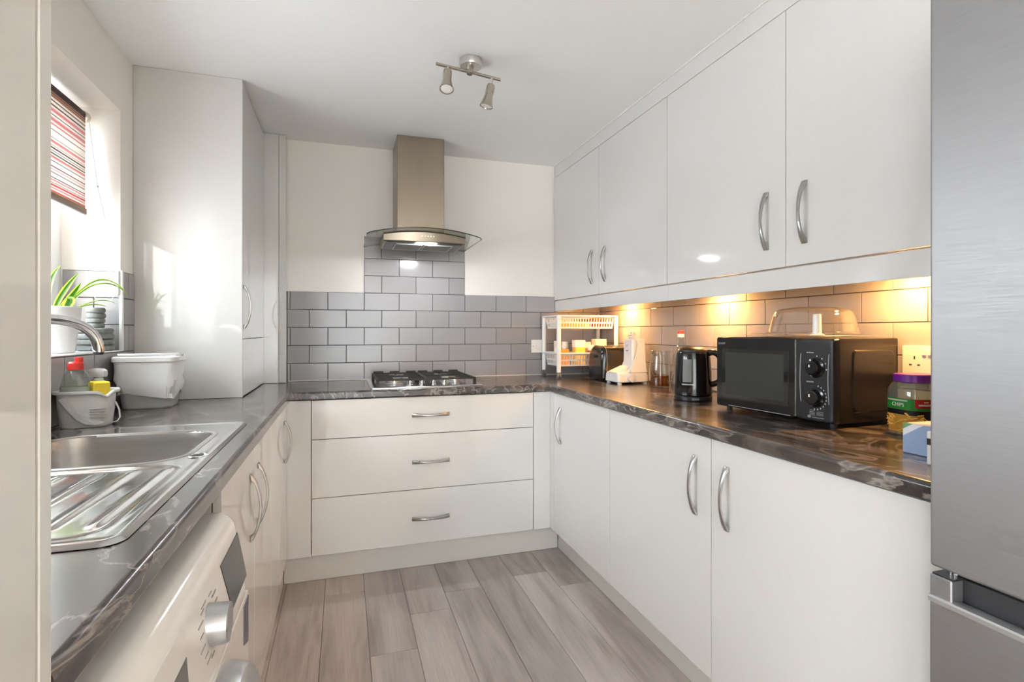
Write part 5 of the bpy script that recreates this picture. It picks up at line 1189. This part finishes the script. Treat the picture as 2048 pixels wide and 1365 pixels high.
# a heap of sticks pressed against the front of the jar
for k in range(60):
    a, zz = math.radians(rs.uniform(155, 255)), rs.uniform(0.014, 0.062)
    e = 3.2; r = 0.0560; p = Vector((math.copysign(abs(math.cos(a)) ** (2 / e), math.cos(a)) * r, math.copysign(abs(math.sin(a)) ** (2 / e), math.sin(a)) * r, zz))
    tg = Vector((-math.sin(a), math.cos(a), rs.uniform(-1.2, 1.2))).normalized() * 0.007
    tube(bm, [p * 1.0 - tg, p * 1.0 + tg], 0.0016, 5)
obj('potato_sticks', bm, 'chips', cj, local=True, kind='stuff')
MT['bluebox'] = ramp_mat('blue_striped_carton', (0, 0.55, 0.83), 0.0, 0.14, [(0.0, sr(148, 170, 205)), (0.655, sr(226, 230, 236)), (0.75, sr(112, 160, 112)), (0.83, sr(226, 212, 96)), (0.90, sr(214, 226, 220))], 0.35)
bx = thing('blue_carton', 'pale blue carton with white and green corner stripes beside the fridge', 'carton', (1.262, 0.80, ZI))
obj('carton_body', box(BM(), (0, -0.10, 0.0), (0.085, 0.108, 0.070), 0.002), 'bluebox', bx, local=True)
obj('carton_flap', loft(BM(), [[(0.002, -0.10, 0.0705), (0.084, -0.10, 0.0705), (0.084, 0.10, 0.0705), (0.002, 0.10, 0.0705)], [(0.010, -0.10, 0.079), (0.080, -0.10, 0.079), (0.082, 0.06, 0.074), (0.006, 0.06, 0.074)]]), 'cream', bx, local=True)
wc = thing('white_carton', 'narrow white carton almost hidden behind the fridge edge', 'carton', (1.215, 0.755, ZI))
obj('carton_body', box(BM(), (-0.022, -0.05, 0.0), (0.022, 0.052, 0.072), 0.002), 'whitem', wc, local=True)
obj('carton_print', box(BM(), (-0.0225, -0.045, 0.043), (-0.018, 0.051, 0.057)), 'black_s', wc, local=True)
# sockets
sk1 = thing('double_socket', 'white double plug socket on the right wall behind the snack jar', 'socket', (XR, 1.115, 1.107))
obj('plate', box(BM(), (-0.0095, -0.073, -0.046), (-0.0003, 0.073, 0.046), 0.002, 2), 'white', sk1, local=True)
for yc_ in (0.036, -0.036):
    for y, z, w_, h_ in ((0.0, 0.010, 0.0022, 0.005), (0.012, -0.012, 0.004, 0.0022), (-0.012, -0.012, 0.004, 0.0022)):
        obj('pin_hole', box(BM(), (-0.0098, yc_ + y - w_, z - h_), (-0.0088, yc_ + y + w_, z + h_)), 'rubber', sk1, local=True)
for y in (0.008, -0.008): obj('rocker_switch', box(BM(), (-0.0125, y - 0.006, 0.018), (-0.0085, y + 0.006, 0.036), 0.001), 'white', sk1, local=True)
sk2 = thing('wall_switch', 'white single wall switch plate on the grey tiles left of the rack', 'switch', (1.208, YB, 1.100))
obj('plate', box(BM(), (-0.043, -0.0095, -0.042), (0.043, -0.0003, 0.042), 0.002, 2), 'white', sk2, local=True)
obj('rocker_switch', box(BM(), (-0.012, -0.0120, -0.018), (0.012, -0.0085, 0.018), 0.001), 'white', sk2, local=True)
for x in (-0.032, 0.032): obj('screw', cyl(BM(), (x, -0.0092, 0), (x, -0.0102, 0), 0.003, 0.003, 10), 'greypd', sk2, local=True)
